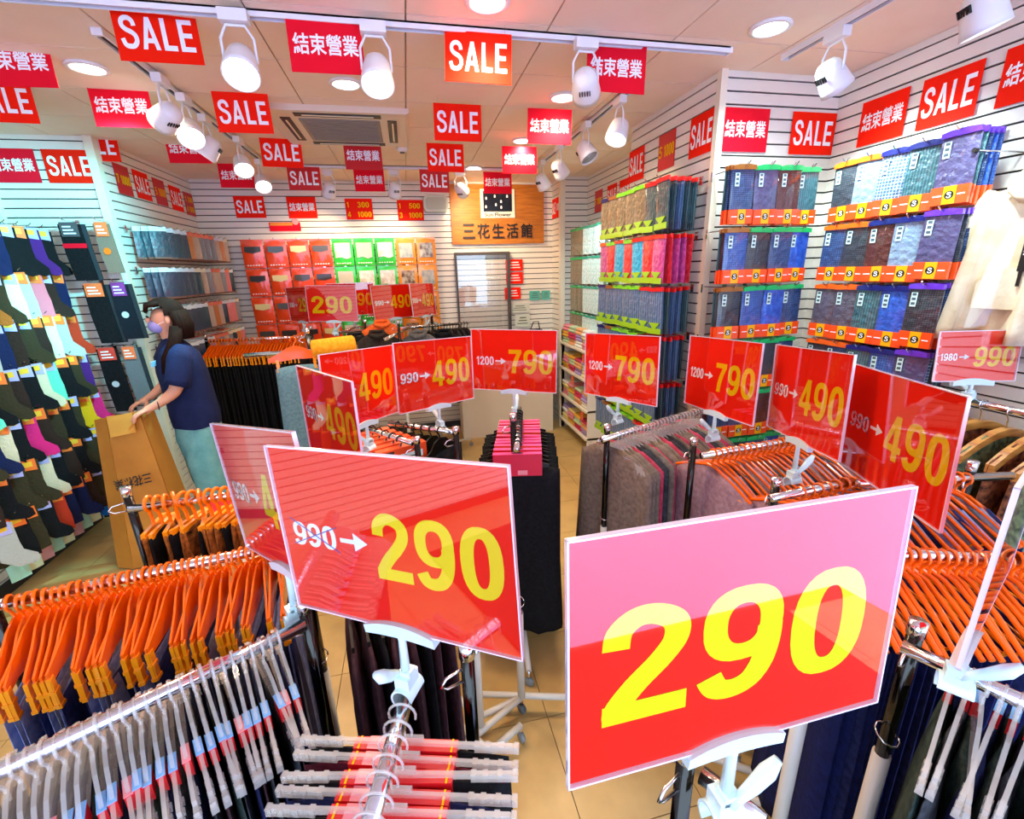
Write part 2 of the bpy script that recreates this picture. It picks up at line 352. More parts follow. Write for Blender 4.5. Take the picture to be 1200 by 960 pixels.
track('light_track', (-.95, 4.42), (1.15, 4.42), 'white lighting track crossing the far end of the ceiling')
track('light_track', (1.72, 1.0), (1.72, 2.05), 'white lighting track beside the near right slatwall')
# spotlight heads
spot_box = MB().box((-.045, -.02, -.055), (.045, .02, -.02)).mesh('track_adapter', white_m)
yoke = MB().tube([(-.052, 0, -.17), (-.052, 0, -.10), (-.03, 0, -.062), (.03, 0, -.062), (.052, 0, -.10), (.052, 0, -.17)], .005, 6).mesh('yoke', white_m, True)
HS = Matrix.Rotation(0, 4, 'X')
head = MB().lathe([(.0, .055), (.03, .052), (.045, .035), (.052, 0), (.057, -.04), (.060, -.062), (.056, -.062), (.053, -.05)], 20).mesh('lamp_head', white_m, True)
face_w = MB().lathe([(.054, -.052), (.03, -.057), (.0, -.058)], 20).mesh('lamp_face', lampglow, True)
face_c = MB().lathe([(.054, -.052), (.03, -.057), (.0, -.058)], 20).mesh('lamp_face', coolglow, True)
face_off = MB().lathe([(.054, -.052), (.03, -.045), (.0, -.043)], 20).mesh('lamp_face', mat('unlit lens', 'b9c4c6', .2), True)
vent = MB()
for k in range(5): vent.cbox((-.02 + .01 * k, -.0505, .012), (.004, .006, .022))
vent = vent.mesh('vent_slots', mat('black vent', '151515', .6))
swarm = lamp_data('SPOT', SPOT_W, WARM, spot_size=1.7, spot_blend=.7, shadow_soft_size=.05)
scool = lamp_data('SPOT', SPOT_W, COOL, spot_size=1.7, spot_blend=.7, shadow_soft_size=.05)
scyan = lamp_data('SPOT', 170, (.16, .86, 1), spot_size=1.0, spot_blend=.8, shadow_soft_size=.05)
def spotlight(x, y, aim, on, lb, rz=0, scale=1.0):
    t = empty('track_spotlight', (x, y, CEIL), rz, lb, 'spotlight', 'ceiling track spotlights'); t.scale = (scale,) * 3
    obj('track_adapter', spot_box, t); obj('yoke', yoke, t)
    d = (Vector(aim) - Vector((x, y, CEIL - .17))).normalized(); q = (-d).to_track_quat('Z', 'Y'); Mh = Matrix.Translation((0, 0, -.17)) @ Matrix.Rotation(-rz, 4, 'Z') @ q.to_matrix().to_4x4()
    h = obj('lamp_head', head, t, M=Mh); obj('vent_slots', vent, h)
    obj('lamp_face', {'w': face_w, 'c': face_c, 'y': face_c, 0: face_off}[on], h)
    if on: obj('lamp', {'w': swarm, 'c': scool, 'y': scyan}[on], h, (0, 0, -.07))
    return t
P = lambda px, py, z=CEIL - .17: atz(px, py, z)
for (px, py, aim, on, rz, lb) in [
        (283, 74, (-.45, .9, 1.0), 'w', 0, 'lit white spotlight hanging from the front track, left of centre'),
        (442, 84, (-.1, 1.2, 1.0), 'w', 0, 'lit white spotlight hanging from the front track beside the character sign'),
        (686, 98, (1.5, 3.6, 1.9), 0, 0, 'white spotlight turned away on the front track, black vent slots facing out'),
        (197, 135, (-2.25, 3.72, 1.9), 'y', 1.57, 'lit spotlight on the left track, nearest one'),
        (223, 153, (-.6, 1.6, 1.0), 'w', 1.57, 'lit spotlight on the left track, second from the front'),
        (246, 172, (-2.35, 3.05, .6), 'y', 1.57, 'lit spotlight on the left track, third from the front'),
        (284, 192, (-.5, 2.4, .9), 'w', 1.57, 'lit spotlight on the left track, fourth from the front'),
        (307, 213, (-.5, 2.9, .9), 'w', 1.57, 'lit spotlight on the left track, farthest one'),
        (725, 152, (.6, 2.2, 1.1), 'w', 1.57, 'lit spotlight on the right track, nearest one, glowing warm'),
        (686, 176, (1.5, 2.6, 1.6), 0, 1.57, 'white spotlight on the right track, second from the front, unlit'),
        (655, 197, (1.75, 3.9, 1.7), 'c', 1.57, 'pale lit spotlight on the right track, third from the front'),
        (635, 212, (1.75, 4.4, 1.6), 0, 1.57, 'white spotlight on the right track, farthest one'),
        (386, 222, (-.9, 5.1, 1.7), 'w', 0, 'small pale spotlight on the far track, left one'),
        (463, 222, (-.2, 5.1, 1.7), 'w', 0, 'small pale spotlight on the far track, middle one'),
        (540, 222, (.9, 5.1, 2.2), 'w', 0, 'small grey spotlight on the far track beside the shop sign board'),
        (974, 88, (2.2, 1.8, 1.9), 'c', 1.57, 'white spotlight hanging in the corner above the packaged shorts'),
        (1152, 10, (2.1, 1.2, 1.5), 'c', 1.57, 'white spotlight cut by the top frame edge at right')]:
    p = P(px, py); spotlight(p[0], p[1], aim, on, lb, rz)

# ceiling cassette air conditioner
ac = empty('air_conditioner', (-.29, 3.31, CEIL), label='square ceiling cassette air conditioner with a grey intake grille', cat='air conditioner')
m_ = MB().prism([(-.37, -.03), (.37, -.03), (.385, -.02), (.385, 0), (-.385, 0), (-.385, -.02)], -.35, .35); obj('casing', m_.mesh('casing', mat('cream plastic', 'e6d8bf', .5)), ac)
m_ = MB().box((-.22, -.22, -.036), (.22, .22, -.03))
for k in range(14): m_.box((-.2, -.2 + .029 * k, -.040), (.2, -.19 + .029 * k, -.036))
obj('intake_grille', m_.mesh('intake_grille', mat('grey grille', '8f887a', .6)), ac)
for k in range(4):
    M = Matrix.Rotation(k * math.pi / 2, 4, 'Z'); obj('air_outlet', MB().box((-.23, -.315, -.034), (.23, -.262, -.029)).mesh('air_outlet', blk_m), ac, M=M)
    obj('louvre', MB().box((-.19, -.295, -.037), (.19, -.285, -.032)).mesh('louvre', trim_m), ac, M=M)
t = empty('smoke_detector', tuple(atz(471, 172, CEIL)), label='small round white smoke detector beside the ceiling air conditioner', cat='detector')
obj('body', MB().lathe([(.04, 0), (.04, -.02), (.025, -.035), (.0, -.036)], 16).mesh('body', white_m, True), t); obj('sensor_ring', MB().lathe([(.018, -.034), (.018, -.042), (0, -.043)], 12).mesh('sensor_ring', mat('grey sensor', '77736c', .5)), t)
t = empty('wall_speaker', (.35, 5.02, 2.31), label='small pale box speaker mounted high beside the shop sign board', cat='speaker')
m_ = MB().prism([(-.1, 0), (.1, 0), (.12, .03), (.12, .12), (.09, .15), (-.09, .15), (-.12, .12), (-.12, .03)], -.04, .06); obj('cabinet', m_.mesh('cabinet', mat('pale grey plastic', 'c9cdbb', .5)), t)
obj('grille', MB().prism([(-.09, .02), (.09, .02), (.1, .04), (.1, .11), (.08, .13), (-.08, .13), (-.1, .11), (-.1, .04)], -.045, -.04).mesh('grille', mat('speaker cloth', 'b4b8a6', .8)), t)

# ------------------------------------------------------------------ hanging and wall signs
def plain_sign(p, w, h, text, lb, group, cardm=red_m, name='hanging_sign', cords=False, wall=False):
    M = frame_matrix(p); t = empty(name, M=M, label=lb, cat='sign', group=group)
    obj('card', MB().box((-w / 2, 0, 0), (w / 2, .002, h)).mesh('card', cardm), t)
    m = MB()
    if text == 'SALE': write(m, 'SALE', -w * .44, h * .22, w * .44, h * .80, -.0012)
    elif text == 'zh': write(m, '結束營業', -w * .44, h * .33, w * .44, h * .72, -.0012, font=True, off=.02)
    elif text == 'zht': write(m, '結束營業', -w * .42, h * .3, w * .42, h * .7, -.0012, font=True, off=.02)
    else:
        for (s, x0, z0, x1, z1) in text: write(m, s, w * x0 - w / 2, h * z0, w * x1 - w / 2, h * z1, -.0012)
    obj('lettering', m.mesh('lettering', wht_m if isinstance(text, str) else yel_m), t)
    if cords:
        Mi = M.inverted(); m = MB()
        for sx in (-.4, .4):
            a = M @ Vector((sx * w, 0, h)); b = Vector((a.x, a.y, CEIL)); m.tube([Mi @ a, Mi @ b], .0008, 4)
        obj('cord', m.mesh('cord', mat('nylon cord', 'd8d2ca', .5)), t)
    return t
K = .8418
HANG = [  # x, y, z, yaw, tilt, roll (before scaling to the true ceiling height), text, label
    (-1.70, 2.95, 2.62, .05, .08, .03, 'zh', 'red hanging closing-down sign in white characters, cut by the left frame edge, front row'),
    (-.899, 2.475, 2.584, .127, .174, .045, 'SALE', 'large red hanging SALE sign at top left under the front track'),
    (-.241, 2.375, 2.544, .019, .17, .014, 'zh', 'red hanging sign with white characters between the two lit front spotlights'),
    (.395, 2.363, 2.534, -.108, .17, -.052, 'SALE', 'red hanging SALE sign right of centre in the front row'),
    (1.087, 2.431, 2.548, -.108, .109, -.055, 'zh', 'red hanging character sign beside the spotlight turned away'),
    (-2.074, 3.405, 2.584, .044, .01, 0, 'SALE', 'red hanging SALE sign cut by the left frame edge in the second row'),
    (-1.5, 3.404, 2.577, .036, .015, .007, 'zh', 'red hanging character sign left of the lit left-track spotlights, second row'),
    (-.853, 3.356, 2.554, .076, .01, .02, 'SALE', 'red hanging SALE sign at the left corner of the ceiling air conditioner'),
    (.398, 3.248, 2.516, -.064, .068, -.027, 'SALE', 'red hanging SALE sign directly behind the front centre one'),
    (1.018, 3.318, 2.53, -.121, .03, -.037, 'zh', 'red hanging character sign just left of the warm right-track spotlight'),
    (-2.225, 4.485, 2.616, .121, .058, -.006, 'SALE', 'red hanging SALE sign above another SALE sign near the aqua wall'),
    (-1.629, 4.605, 2.634, .135, .016, .027, 'zh', 'pinkish hanging character sign behind the left-track spotlights'),
    (-.874, 4.322, 2.56, .099, .069, -.008, 'SALE', 'red hanging SALE sign below the air conditioner at its left'),
    (-.259, 4.37, 2.559, .044, .094, -.002, 'zh', 'dark red hanging character sign below the air conditioner'),
    (.396, 4.162, 2.513, -.015, .059, -.019, 'SALE', 'red hanging SALE sign in the third row, centre column'),
    (1.022, 4.184, 2.512, -.061, .077, -.017, 'zh', 'pinkish hanging character sign in the third row near the right track'),
    (-1.483, 5.212, 2.551, .034, .085, .006, 'zh', 'red hanging character sign half hidden by the farthest left-track spotlights'),
    (-.884, 5.209, 2.533, .036, .073, -.004, 'SALE', 'dark red hanging SALE sign in the last row at left'),
    (-.282, 5.34, 2.545, .007, .044, .001, 'zh', 'pink-lit hanging character sign in the last row'),
    (.367, 5.186, 2.517, .015, .049, -.019, 'SALE', 'dark red hanging SALE sign in the last row, centre column'),
    (1.02, 5.168, 2.505, -.088, .067, -.02, 'zh', 'pale red hanging character sign in front of the shop sign board')]
for h in HANG:
    p = (h[0] * K, h[1] * K, 1.72 + (h[2] - 1.72) * K) + h[3:6]
    plain_sign(p, .25, .177, h[6], h[7], 'red signs hanging from the ceiling', cords=True, cardm=darkred_m if 'dark red' in h[7] else red2_m if h[6] == 'zh' else red_m)
PI = math.pi
for (x, y, z, yaw, txt, lb) in [
        (-2.30, 3.70, 2.33, 0, 'zh', 'crimson character sign on the aqua-lit wall, cut by the left frame edge'), (-2.0, 3.70, 2.33, 0, 'SALE', 'red SALE sign on the aqua-lit wall, lower of the overlapping pair'),
        (-1.38, 5.08, 2.27, 0, 'SALE', 'red SALE sign on the back slatwall at left'), (-.92, 5.08, 2.265, 0, 'zh', 'red character sign on the back slatwall'),
        (1.69, 2.23, 2.255, 0, 'zh', 'crimson character sign above the green-topped packages facing the camera'), (2.085, 2.23, 2.25, 0, 'SALE', 'red SALE sign in the inner corner above the packages'),
        (2.21, 1.975, 2.25, -PI / 2, 'zh', 'red character sign on the near right wall next to the corner'), (2.21, 1.70, 2.25, -PI / 2, 'SALE', 'large red SALE sign on the near right wall'), (2.21, 1.415, 2.25, -PI / 2, 'zh', 'red character sign cut by the right frame edge'),
        (1.535, 2.36, 2.265, -PI / 2, 'SALE', 'red SALE sign on the right column, nearest the corner'), (1.535, 3.065, 2.265, -PI / 2, 'SALE', 'red SALE sign on the right column, farthest one'),
        (-1.845, 4.21, 2.305, PI / 2, 'SALE', 'red SALE sign on the far left wall, second from the aqua wall'), (-1.845, 4.735, 2.29, PI / 2, 'SALE', 'red SALE sign on the far left wall, fourth from the aqua wall')]:
    plain_sign((x, y, z, yaw, 0, 0), .26 if abs(yaw) < 1 else (.205 if x < 2 else .22), .19, txt, lb, 'red signs on the walls', name='wall_sign', cardm=red2_m if 'crimson' in lb else red_m)
for (x, y, z, yaw, txt, lb, cm) in [
        (-.395, 5.08, 2.25, 0, [('1', .06, .58, .14, .84), ('300', .45, .58, .88, .84), ('4', .06, .12, .18, .38), ('1000', .42, .12, .94, .38)], 'red and yellow 300 price sign left of the other yellow-printed one', red_m),
        (.1, 5.08, 2.24, 0, [('1', .06, .58, .14, .84), ('500', .45, .58, .88, .84), ('3', .06, .12, .18, .38), ('1000', .42, .12, .94, .38)], 'red and yellow 500 price sign on the back slatwall, beside the wall speaker', red_m),
        (1.535, 2.695, 2.265, -PI / 2, [('5', .05, .35, .25, .68), ('1000', .36, .35, .96, .68)], 'dark red 1000 price sign between two SALE signs on the right column', darkred_m),
        (-1.845, 3.965, 2.30, PI / 2, [('7', .05, .35, .2, .65), ('1000', .32, .35, .95, .65)], 'dark red price sign on the far left wall nearest the aqua wall', darkred_m),
        (-1.845, 4.47, 2.30, PI / 2, [('5', .05, .35, .2, .65), ('1000', .32, .35, .95, .65)], 'dark red price sign between two SALE signs on the far left wall', darkred_m),
        (-1.845, 4.98, 2.28, PI / 2, [('1 300', .1, .58, .9, .82), ('4 1000', .1, .15, .9, .4)], 'dark red price sign farthest along the far left wall', darkred_m),
        (1.855, 4.45, 2.24, -PI / 2, [('5', .05, .35, .2, .65), ('1000', .32, .35, .95, .65)], 'dark red price sign at the deep corner right of the shop sign board', darkred_m)]:
    plain_sign((x, y, z, yaw, 0, 0), .255 if yaw == 0 else .18, .19, txt, lb, 'price signs on the walls', name='wall_price_sign', cardm=cm)
for (x, y, lb, txt) in [(1.855, 4.15, 'red SALE sign behind the right column above the teal packages', 'SALE'), (1.855, 3.9, 'red character sign peeking behind the right column', 'zh'), (1.585, 5.0, 'narrow red SALE sign beside the shop sign board', 'SALE'), (1.585, 4.86, 'narrow red character sign beside the shop sign board', 'zh')]:
    plain_sign((x, y, 2.24, -PI / 2, 0, 0), .2 if x > 1.8 else .13, .19, txt, lb, 'red signs on the walls', name='wall_sign')
# small notices by the back door
for (x0, x1, z0, z1, c, lb) in [(1.06, 1.25, 1.72, 1.84, red_m, 'small red notice beside the back doorway, topmost'), (1.06, 1.25, 1.585, 1.705, red_m, 'small red notice beside the back doorway, middle one'), (1.04, 1.22, 1.42, 1.545, red_m, 'small red notice beside the back doorway, lowest one'),
        (1.32, 1.44, 1.40, 1.50, mat('teal sticker', '58b8a8', .5), 'teal ornament sticker on the back wall, left one'), (1.46, 1.56, 1.40, 1.50, mat('teal sticker', '58b8a8', .5), 'teal ornament sticker on the back wall, right one'), (1.08, 1.32, 1.27, 1.37, mat('pale paper', 'd8dccb', .6), 'pale paper notice below the red ones'), (1.15, 1.32, 1.11, 1.25, mat('pale paper', 'd8dccb', .6), 'framed pale notice lowest on the back wall')]:
    t = empty('notice', ((x0 + x1) / 2, 5.07, z0), label=lb, cat='notice', group='notices by the back doorway'); w, h = x1 - x0, z1 - z0
    obj('sheet', MB().box((-w / 2, 0, 0), (w / 2, .003, h)).mesh('sheet', c), t); m = MB()
    for k in range(3): rect(m, -w * (.35 - .08 * k), h * (.25 + .22 * k), w * (.35 - .05 * k), h * (.32 + .23 * k), -.001)
    obj('printed_lines', m.mesh('printed_lines', wht_m if c is red_m else mat('olive ink', '5f6a55', .6)), t)
t = empty('promo_strip', (-1.09, 5.08, 2.15), label='small red and orange promotional strip with a round badge on the back slatwall', cat='sign')
obj('strip', MB().box((-.15, 0, 0), (.13, .003, .08)).mesh('strip', red2_m), t); obj('orange_band', MB().box((-.14, -.002, .05), (.06, 0, .075)).mesh('orange_band', mat('orange print', 'ff9a30', .5)), t)
obj('round_badge', MB().lathe([(.03, 0), (.03, .004)], 20, M=Matrix.Translation((.09, -.001, .085)) @ Matrix.Rotation(PI / 2, 4, 'X')).mesh('round_badge', mat('pink badge', 'f4a0a0', .5)), t)

def atd(x, y, d):
    r = ray(x, y); return CAM + r * d          # ray has unit depth along the view axis
# ------------------------------------------------------------------ price signs in acrylic sleeves on clip stands
grip_bar = MB()
for k in range(10):
    xa, xb = -.065 + .013 * k, -.065 + .013 * (k + 1); za, zb = .012 * (1 - (xa / .065) ** 2), .012 * (1 - (xb / .065) ** 2)
    ta, tb = .006 + .008 * (1 - (xa / .065) ** 2), .006 + .008 * (1 - (xb / .065) ** 2)
    vs = [(xa, -.009, za), (xb, -.009, zb), (xb, .011, zb), (xa, .011, za), (xa, -.007, za - .01 - ta), (xb, -.007, zb - .01 - tb), (xb, .009, zb - .01 - tb), (xa, .009, za - .01 - ta)]
    grip_bar.add(vs, [(3, 2, 1, 0), (4, 5, 6, 7), (0, 1, 5, 4), (2, 3, 7, 6), (3, 0, 4, 7), (1, 2, 6, 5)])
grip_bar = grip_bar.mesh('grip_bar', clip_m)
# body wraps round a rail whose centre is the origin, rail along local X
cl = MB()
prof = [(.019 * math.cos(a), .019 * math.sin(a)) for a in [math.radians(-60 + 12 * i) for i in range(21)]] + [(.0155 * math.cos(a), .0155 * math.sin(a)) for a in [math.radians(180 - 12 * i) for i in range(21)]]
n_ = len(prof); W_ = .022
vs = [(-W_, p[0], p[1]) for p in prof] + [(W_, p[0], p[1]) for p in prof]
fs = [(i, (i + 1) % n_, n_ + (i + 1) % n_, n_ + i) for i in range(n_)] + [(i, i + 1, n_ - 2 - i, n_ - 1 - i) for i in range(20)] + [(n_ + i + 1, n_ + i, 2 * n_ - 1 - i, 2 * n_ - 2 - i) for i in range(20)]
cl.add(vs, fs); cl.cbox((0, 0, .026), (.032, .026, .022)); cl.cbox((0, -.004, .038), (.02, .018, .014))
clamp_body = cl.mesh('clamp', clip_m)
lv = MB()
L_ = [(0, 0, .0), (.012, 0, .012), (.028, 0, .024), (.046, 0, .042), (.058, 0, .058)]
lv.tube(L_, .006, 8, rs=[.006, .007, .0095, .011, .006])
lever = lv.mesh('lever', clip_m, True)
stem_m = {}
def price_sign(p, text, lb, W=.42, H=.297, drop=.11, clip=True, strike=None, flip=1, group='price signs on clip stands', cardm=red_m, dig=yel_m, grip_x=0, rail_yaw=None):
    M = frame_matrix(p); t = empty('price_sign', M=M, label=lb, cat='price sign', group=group)
    c = obj('card', MB().box((-W / 2 + .003, 0, .003), (W / 2 - .003, .0015, H - .003)).mesh('card', cardm), t)
    m = MB()
    if len(text) == 1: write(m, text[0], -W * .41, H * .23, W * .40, H * .70, -.0006)
    else:
        write(m, text[1], -W * (.06 if W > .3 else .03), H * .30, W * .455, H * .68, -.0006)
    obj('price', m.mesh('price', dig), c)
    if len(text) > 1:
        m = MB(); write(m, text[0], -W * .445, H * .42, -W * .235, H * .56, -.0006); write(m, '>', -W * .215, H * .40, -W * .075, H * .60, -.0006); obj('old_price', m.mesh('old_price', wht_m), c)
    if strike:
        m = MB(); m.tube([(-W * .45, -.001, H * .58), (-W * .225, -.001, H * .41)], .0008, 4); m.tube([(-W * .45, -.001, H * .42), (-W * .225, -.001, H * .56)], .0008, 4); obj('pen_strike', m.mesh('pen_strike', strike), c)
    s = obj('acrylic_sleeve', MB().box((-W / 2, -.004, 0), (W / 2, -.003, H)).mesh('acrylic_sleeve', acrylic), t)
    e = .0022; m = MB()
    for a, b in (((-W / 2, -.0044, 0), (-W / 2 + e, .0025, H)), ((W / 2 - e, -.0044, 0), (W / 2, .0025, H)), ((-W / 2, -.0044, 0), (W / 2, .0025, e)), ((-W / 2, -.0044, H - e), (W / 2, .0025, H))): m.box(a, b)
    obj('bright_edge', m.mesh('bright_edge', acr_edge), s)
    if clip:
        g = obj('grip_bar', grip_bar, t, (grip_x, 0, 0)); Mi = M.inverted(); B = M @ Vector((grip_x, .001, 0)); Rl = B - Vector((0, 0, drop)); q = Mi @ (Rl + Vector((0, 0, .03)))
        obj('stem', MB().tube([(grip_x, .001, -.005), (grip_x, .001, -.02), q], .0065, 10, rs=[.008, .0065, .0085]).mesh('stem', clip_m, True), t)
        yw = (p[3] if rail_yaw is None else rail_yaw)
        Mc = Mi @ Matrix.Translation(Rl) @ Matrix.Rotation(yw, 4, 'Z'); cb = obj('clamp', clamp_body, t, M=Mc)
        lo = obj('lever', lever, cb, M=Matrix.Translation((0, -.012 * flip, .03)) @ Matrix.Rotation(PI if flip < 0 else 0, 4, 'Z'))
    return t
inkm = mat('dark pen line', '302838', .5)
price_sign((.33, .34, 1.18, .02, .06, -.01), ['290'], 'large red 290 price sign with lemon digits, in front at right, nearest the camera', dig=lem_m, flip=1, drop=.125, grip_x=.0)
price_sign((-.06, .62, 1.18, -.59, .02, .05), ['990', '290'], 'red 290 price sign with blue pen-struck 990, in front left of centre', strike=blue_m, flip=-1, drop=.125, rail_yaw=1.05, dig=mat('bright yellow print', 'ffdc00', .45))
price_sign((-.29, .87, 1.16, -.92, -.01, .16), ['990', '490'], 'tilted red 490 price sign partly hidden behind the front left 290 sign', strike=inkm, rail_yaw=.49, drop=.13, cardm=mat('rose red card', 'ff1a38', .6, spec=.1), dig=mat('bright yellow print', 'ffdc00', .45))
price_sign((-.27, 1.42, 1.15, -1.03, 0, .02), ['990', '490'], 'narrow-looking red 490 price sign beside the grey-teal trousers', strike=inkm)
price_sign((-.21, 1.83, 1.15, .97, .03, -.07), ['990', '490'], 'red price sign showing only 90, its left part hidden by a nearer sign', strike=inkm, flip=-1)
price_sign((.09, 1.99, 1.15, .6, .05, -.05), ['990', '490'], 'red 490 price sign left of the red 790 sign in the middle', strike=inkm, flip=-1, rail_yaw=-.9)
price_sign((.46, 2.1, 1.16, -.49, .02, -.01), ['1200', '790'], 'red 790 price sign above the stack of red boxed trousers', flip=1, drop=.12, rail_yaw=1.3)
price_sign((.9, 1.87, 1.14, -1.14, .05, .05), ['1200', '790'], 'red 790 price sign at the left end of the clear-hanger rail', flip=-1, rail_yaw=.36)
price_sign((1.16, 1.53, 1.15, -1.56, .05, .06), ['1200', '790'], 'red 790 price sign in front of the right packages, farther right of the two', flip=-1, rail_yaw=.1)
price_sign((1.18, 1.14, 1.17, -1.86, .02, .09), ['990', '490'], 'red 490 price sign on the right, left one of the touching pair', strike=inkm, flip=1, drop=.14, rail_yaw=.1)
price_sign((1.135, .825, 1.155, -1.965, -.02, .04), ['990', '490'], 'red 490 price sign on the right, nearer one of the touching pair', strike=inkm, clip=False)
price_sign((1.98, 1.22, 1.287, -.38, .08, .02), ['1980', '990'], 'small red 990 price sign in front of the cream hooded jacket', W=.26, H=.184, drop=.077, rail_yaw=PI / 2)
price_sign((.75 + .21 * math.cos(.42), .385 + .21 * math.sin(.42), 1.125, .42, 0, -.03), ['990', '490'], 'price sign seen almost edge-on at the right frame edge', clip=True, grip_x=-.14, drop=.08, rail_yaw=-.9, cardm=mat('rose red card', 'ff1a38', .6, spec=.1))
for p, tx, lb in [((-.94, 4.43, 1.34, -.89, 0, .02), ['990', '290'], 'narrow-looking red 290 price sign at the far left rack'), ((-.64, 4.19, 1.35, -.2, .01, -.03), ['290'], 'red 290 price sign in front of the orange packages at the back'),
                  ((-.13, 4.32, 1.34, .61, .06, .01), ['990', '490'], 'red 490 price sign in front of the green packages at the back'), ((.14, 4.42, 1.34, 1.01, .07, -.03), ['990', '490'], 'narrow-looking red 490 price sign in front of the yellow packages at the back'),
                  ((-.2, 4.75, 1.33, -.3, 0, 0), ['2000', '990'], 'dark pink price sign half hidden behind the far 490 sign'), ((-.52, 4.62, 1.36, .1, 0, 0), ['990', '290'], 'red price sign peeking above the far 290 sign')]:
    price_sign(p, tx, lb, cardm=red2_m if 'pink' in lb else red_m)

# ------------------------------------------------------------------ garment racks
caster = MB().lathe([(.0, -.008), (.02, -.008), (.022, -.004), (.022, .004), (.02, .008), (.0, .008)], 12, M=Matrix.Rotation(PI / 2, 4, 'X')).mesh('caster', mat('grey castor', '7d858a', .4), True)
def rack(lb, rails, poles, bases, zr=1.05, rr=.0125, hooks=(), base_z=.08):
    x0, y0 = poles[0][0], poles[0][1]; t = empty('garment_rack', (x0, y0, 0), label=lb, cat='clothes rack', group='garment racks'); O = Vector((x0, y0, 0))
    def T(name, pts, r, m, rs=None, n=12): return obj(name, MB().tube([Vector(p) - O for p in pts], r, n, rs=rs).mesh(name, m, True), t)
    for a in rails:
        a = [tuple(p) if len(p) == 3 else (p[0], p[1], zr) for p in a]; T('rail', a, rr, chrome)
    for p in poles:
        x, y, zt = p[:3]; mid = p[3] if len(p) > 3 else .62
        T('upper_pole', [(x, y, mid), (x, y, zt - .03)], .0125, darkchrome); T('lower_pole', [(x, y, base_z), (x, y, mid)], .0155, whitepole)
        T('pole_cap', [(x, y, zt - .03), (x, y, zt)], .0145, chrome)
        T('wire_ring', [(x + .02 * math.cos(k * .6), y + .02 * math.sin(k * .6), mid + .05 + .01 * math.sin(k * .6)) for k in range(11)], .002, chrome, n=6)
        T('wire_handle', [(x, y, zt - .05), (x - .04, y - .015, zt - .055), (x - .05, y - .02, zt - .066), (x - .04, y - .015, zt - .078), (x, y, zt - .08)], .0028, chrome, n=6)
    for a, b in bases:
        T('base_bar', [(a[0], a[1], base_z), (b[0], b[1], base_z)], .0125, whitepole)
        for q in (a, b): obj('caster', caster, t, (q[0] - x0, q[1] - y0, .022), (0, 0, q[0] * 7)); T('caster_fork', [(q[0], q[1], base_z), (q[0], q[1], .03)], .006, chrome, n=6)
    return t
# rail lines at z = 1.05 unless noted (measured in metres from the spot under the camera)
A0, A1 = (-.80, .545), (-.262, .83)
B0, B1 = (-.93, 1.065), (-.36, 1.15)
rack('front left garment rack holding the clear trouser hangers', [[A0, A1]], [(-.262, .845, 1.10)], [((-.8, .6), (-.2, .86)), ((-.35, .95), (-.2, .75))])
rack('left garment rack holding the row of orange trouser hangers', [[B0, B1], [(-.93, 1.065), (-1.12, 1.02)]], [(-.95, 1.06, 1.115), (-.34, 1.155, 1.10)], [((-1.1, 1.1), (-.3, 1.2)), ((-.95, .9), (-.95, 1.25))])
rack('chrome arm rack pointing at the camera, holding red-boxed trousers', [[(-.052, .65), (-.118, .40)]], [(.045, .66, 1.09)], [((-.1, .5), (.1, .8))])
rack('middle garment rack with trousers hanging above its white floor frame', [[(-.30, .95), (.02, 1.03)], [(-.14, 2.12), (.14, 1.90)]], [(.12, 1.30, .45, .44), (.30, 1.385, .5, .49), (.14, 1.77, 1.12)],
     [((.10, 1.45), (.62, 1.30)), ((0, 1.52), (.12, 1.34)), ((.12, 1.34), (.30, 1.385)), ((.01, 1.22), (.30, 1.385)), ((.05, 1.32), (.14, 1.20)), ((.14, 1.2), (.27, 1.27))])
rack('centre garment rack with the arm of boxed black trousers', [[(.36, 1.62), (.50, 2.16)]], [(.37, 1.72, 1.17)], [((.36, 1.5), (.45, 2.1))])
rack('garment rack with clear hangers and grey-brown tops', [[(.72, 1.63), (1.35, 1.87)]], [(.76, 1.67, 1.10)], [((.7, 1.6), (1.3, 1.9))])
rack('garment rack with orange hangers and mauve tops behind the big 290 sign', [[(1.0, 1.37), (1.70, 1.43)]], [(.99, 1.41, 1.11)], [((.95, 1.4), (1.6, 1.45))])
rack('garment rack with a short chrome arm behind the top edge of the big 290 sign', [[(1.0, 1.03), (1.40, 1.06)]], [(1.04, 1.06, 1.10)], [((1.0, 1.0), (1.4, 1.1))])
_p = atd(938, 840, 1.02)
rack('right garment rack with orange hangers and navy trousers', [[(.86, .80), (1.42, .60)]], [(_p[0], _p[1], 1.0, .95), (1.42, .6, 1.1)], [((.8, 1.06), (1.08, .86)), ((.84, .9), (1.2, .7))])
rack('front right garment rack with dark trousers on clear hangers', [[(.815, .50), (.92, .30)]], [(.84, .5, 1.1, .78)], [((.7, .5), (.95, .35))])
rack('front garment rack under the big 290 price sign', [[(.335, .39), (.375, .32)]], [(.315, .40, 1.105, .5)], [((.3, .6), (.4, .25))])
rack('chrome rack end with orange loop hangers below the woman', [[(-.90, 1.49), (-.45, 1.51)]], [(-.90, 1.50, 1.12)], [((-.9, 1.3), (-.9, 1.7))])
rack('far left garment rack with orange hangers and black trousers', [[(-1.66, 4.12), (-.80, 4.02)]], [(-1.62, 4.12, 1.3, .7), (-.80, 4.02, 1.34, .7)], [((-1.6, 4.1), (-.8, 4.0))], zr=1.25)
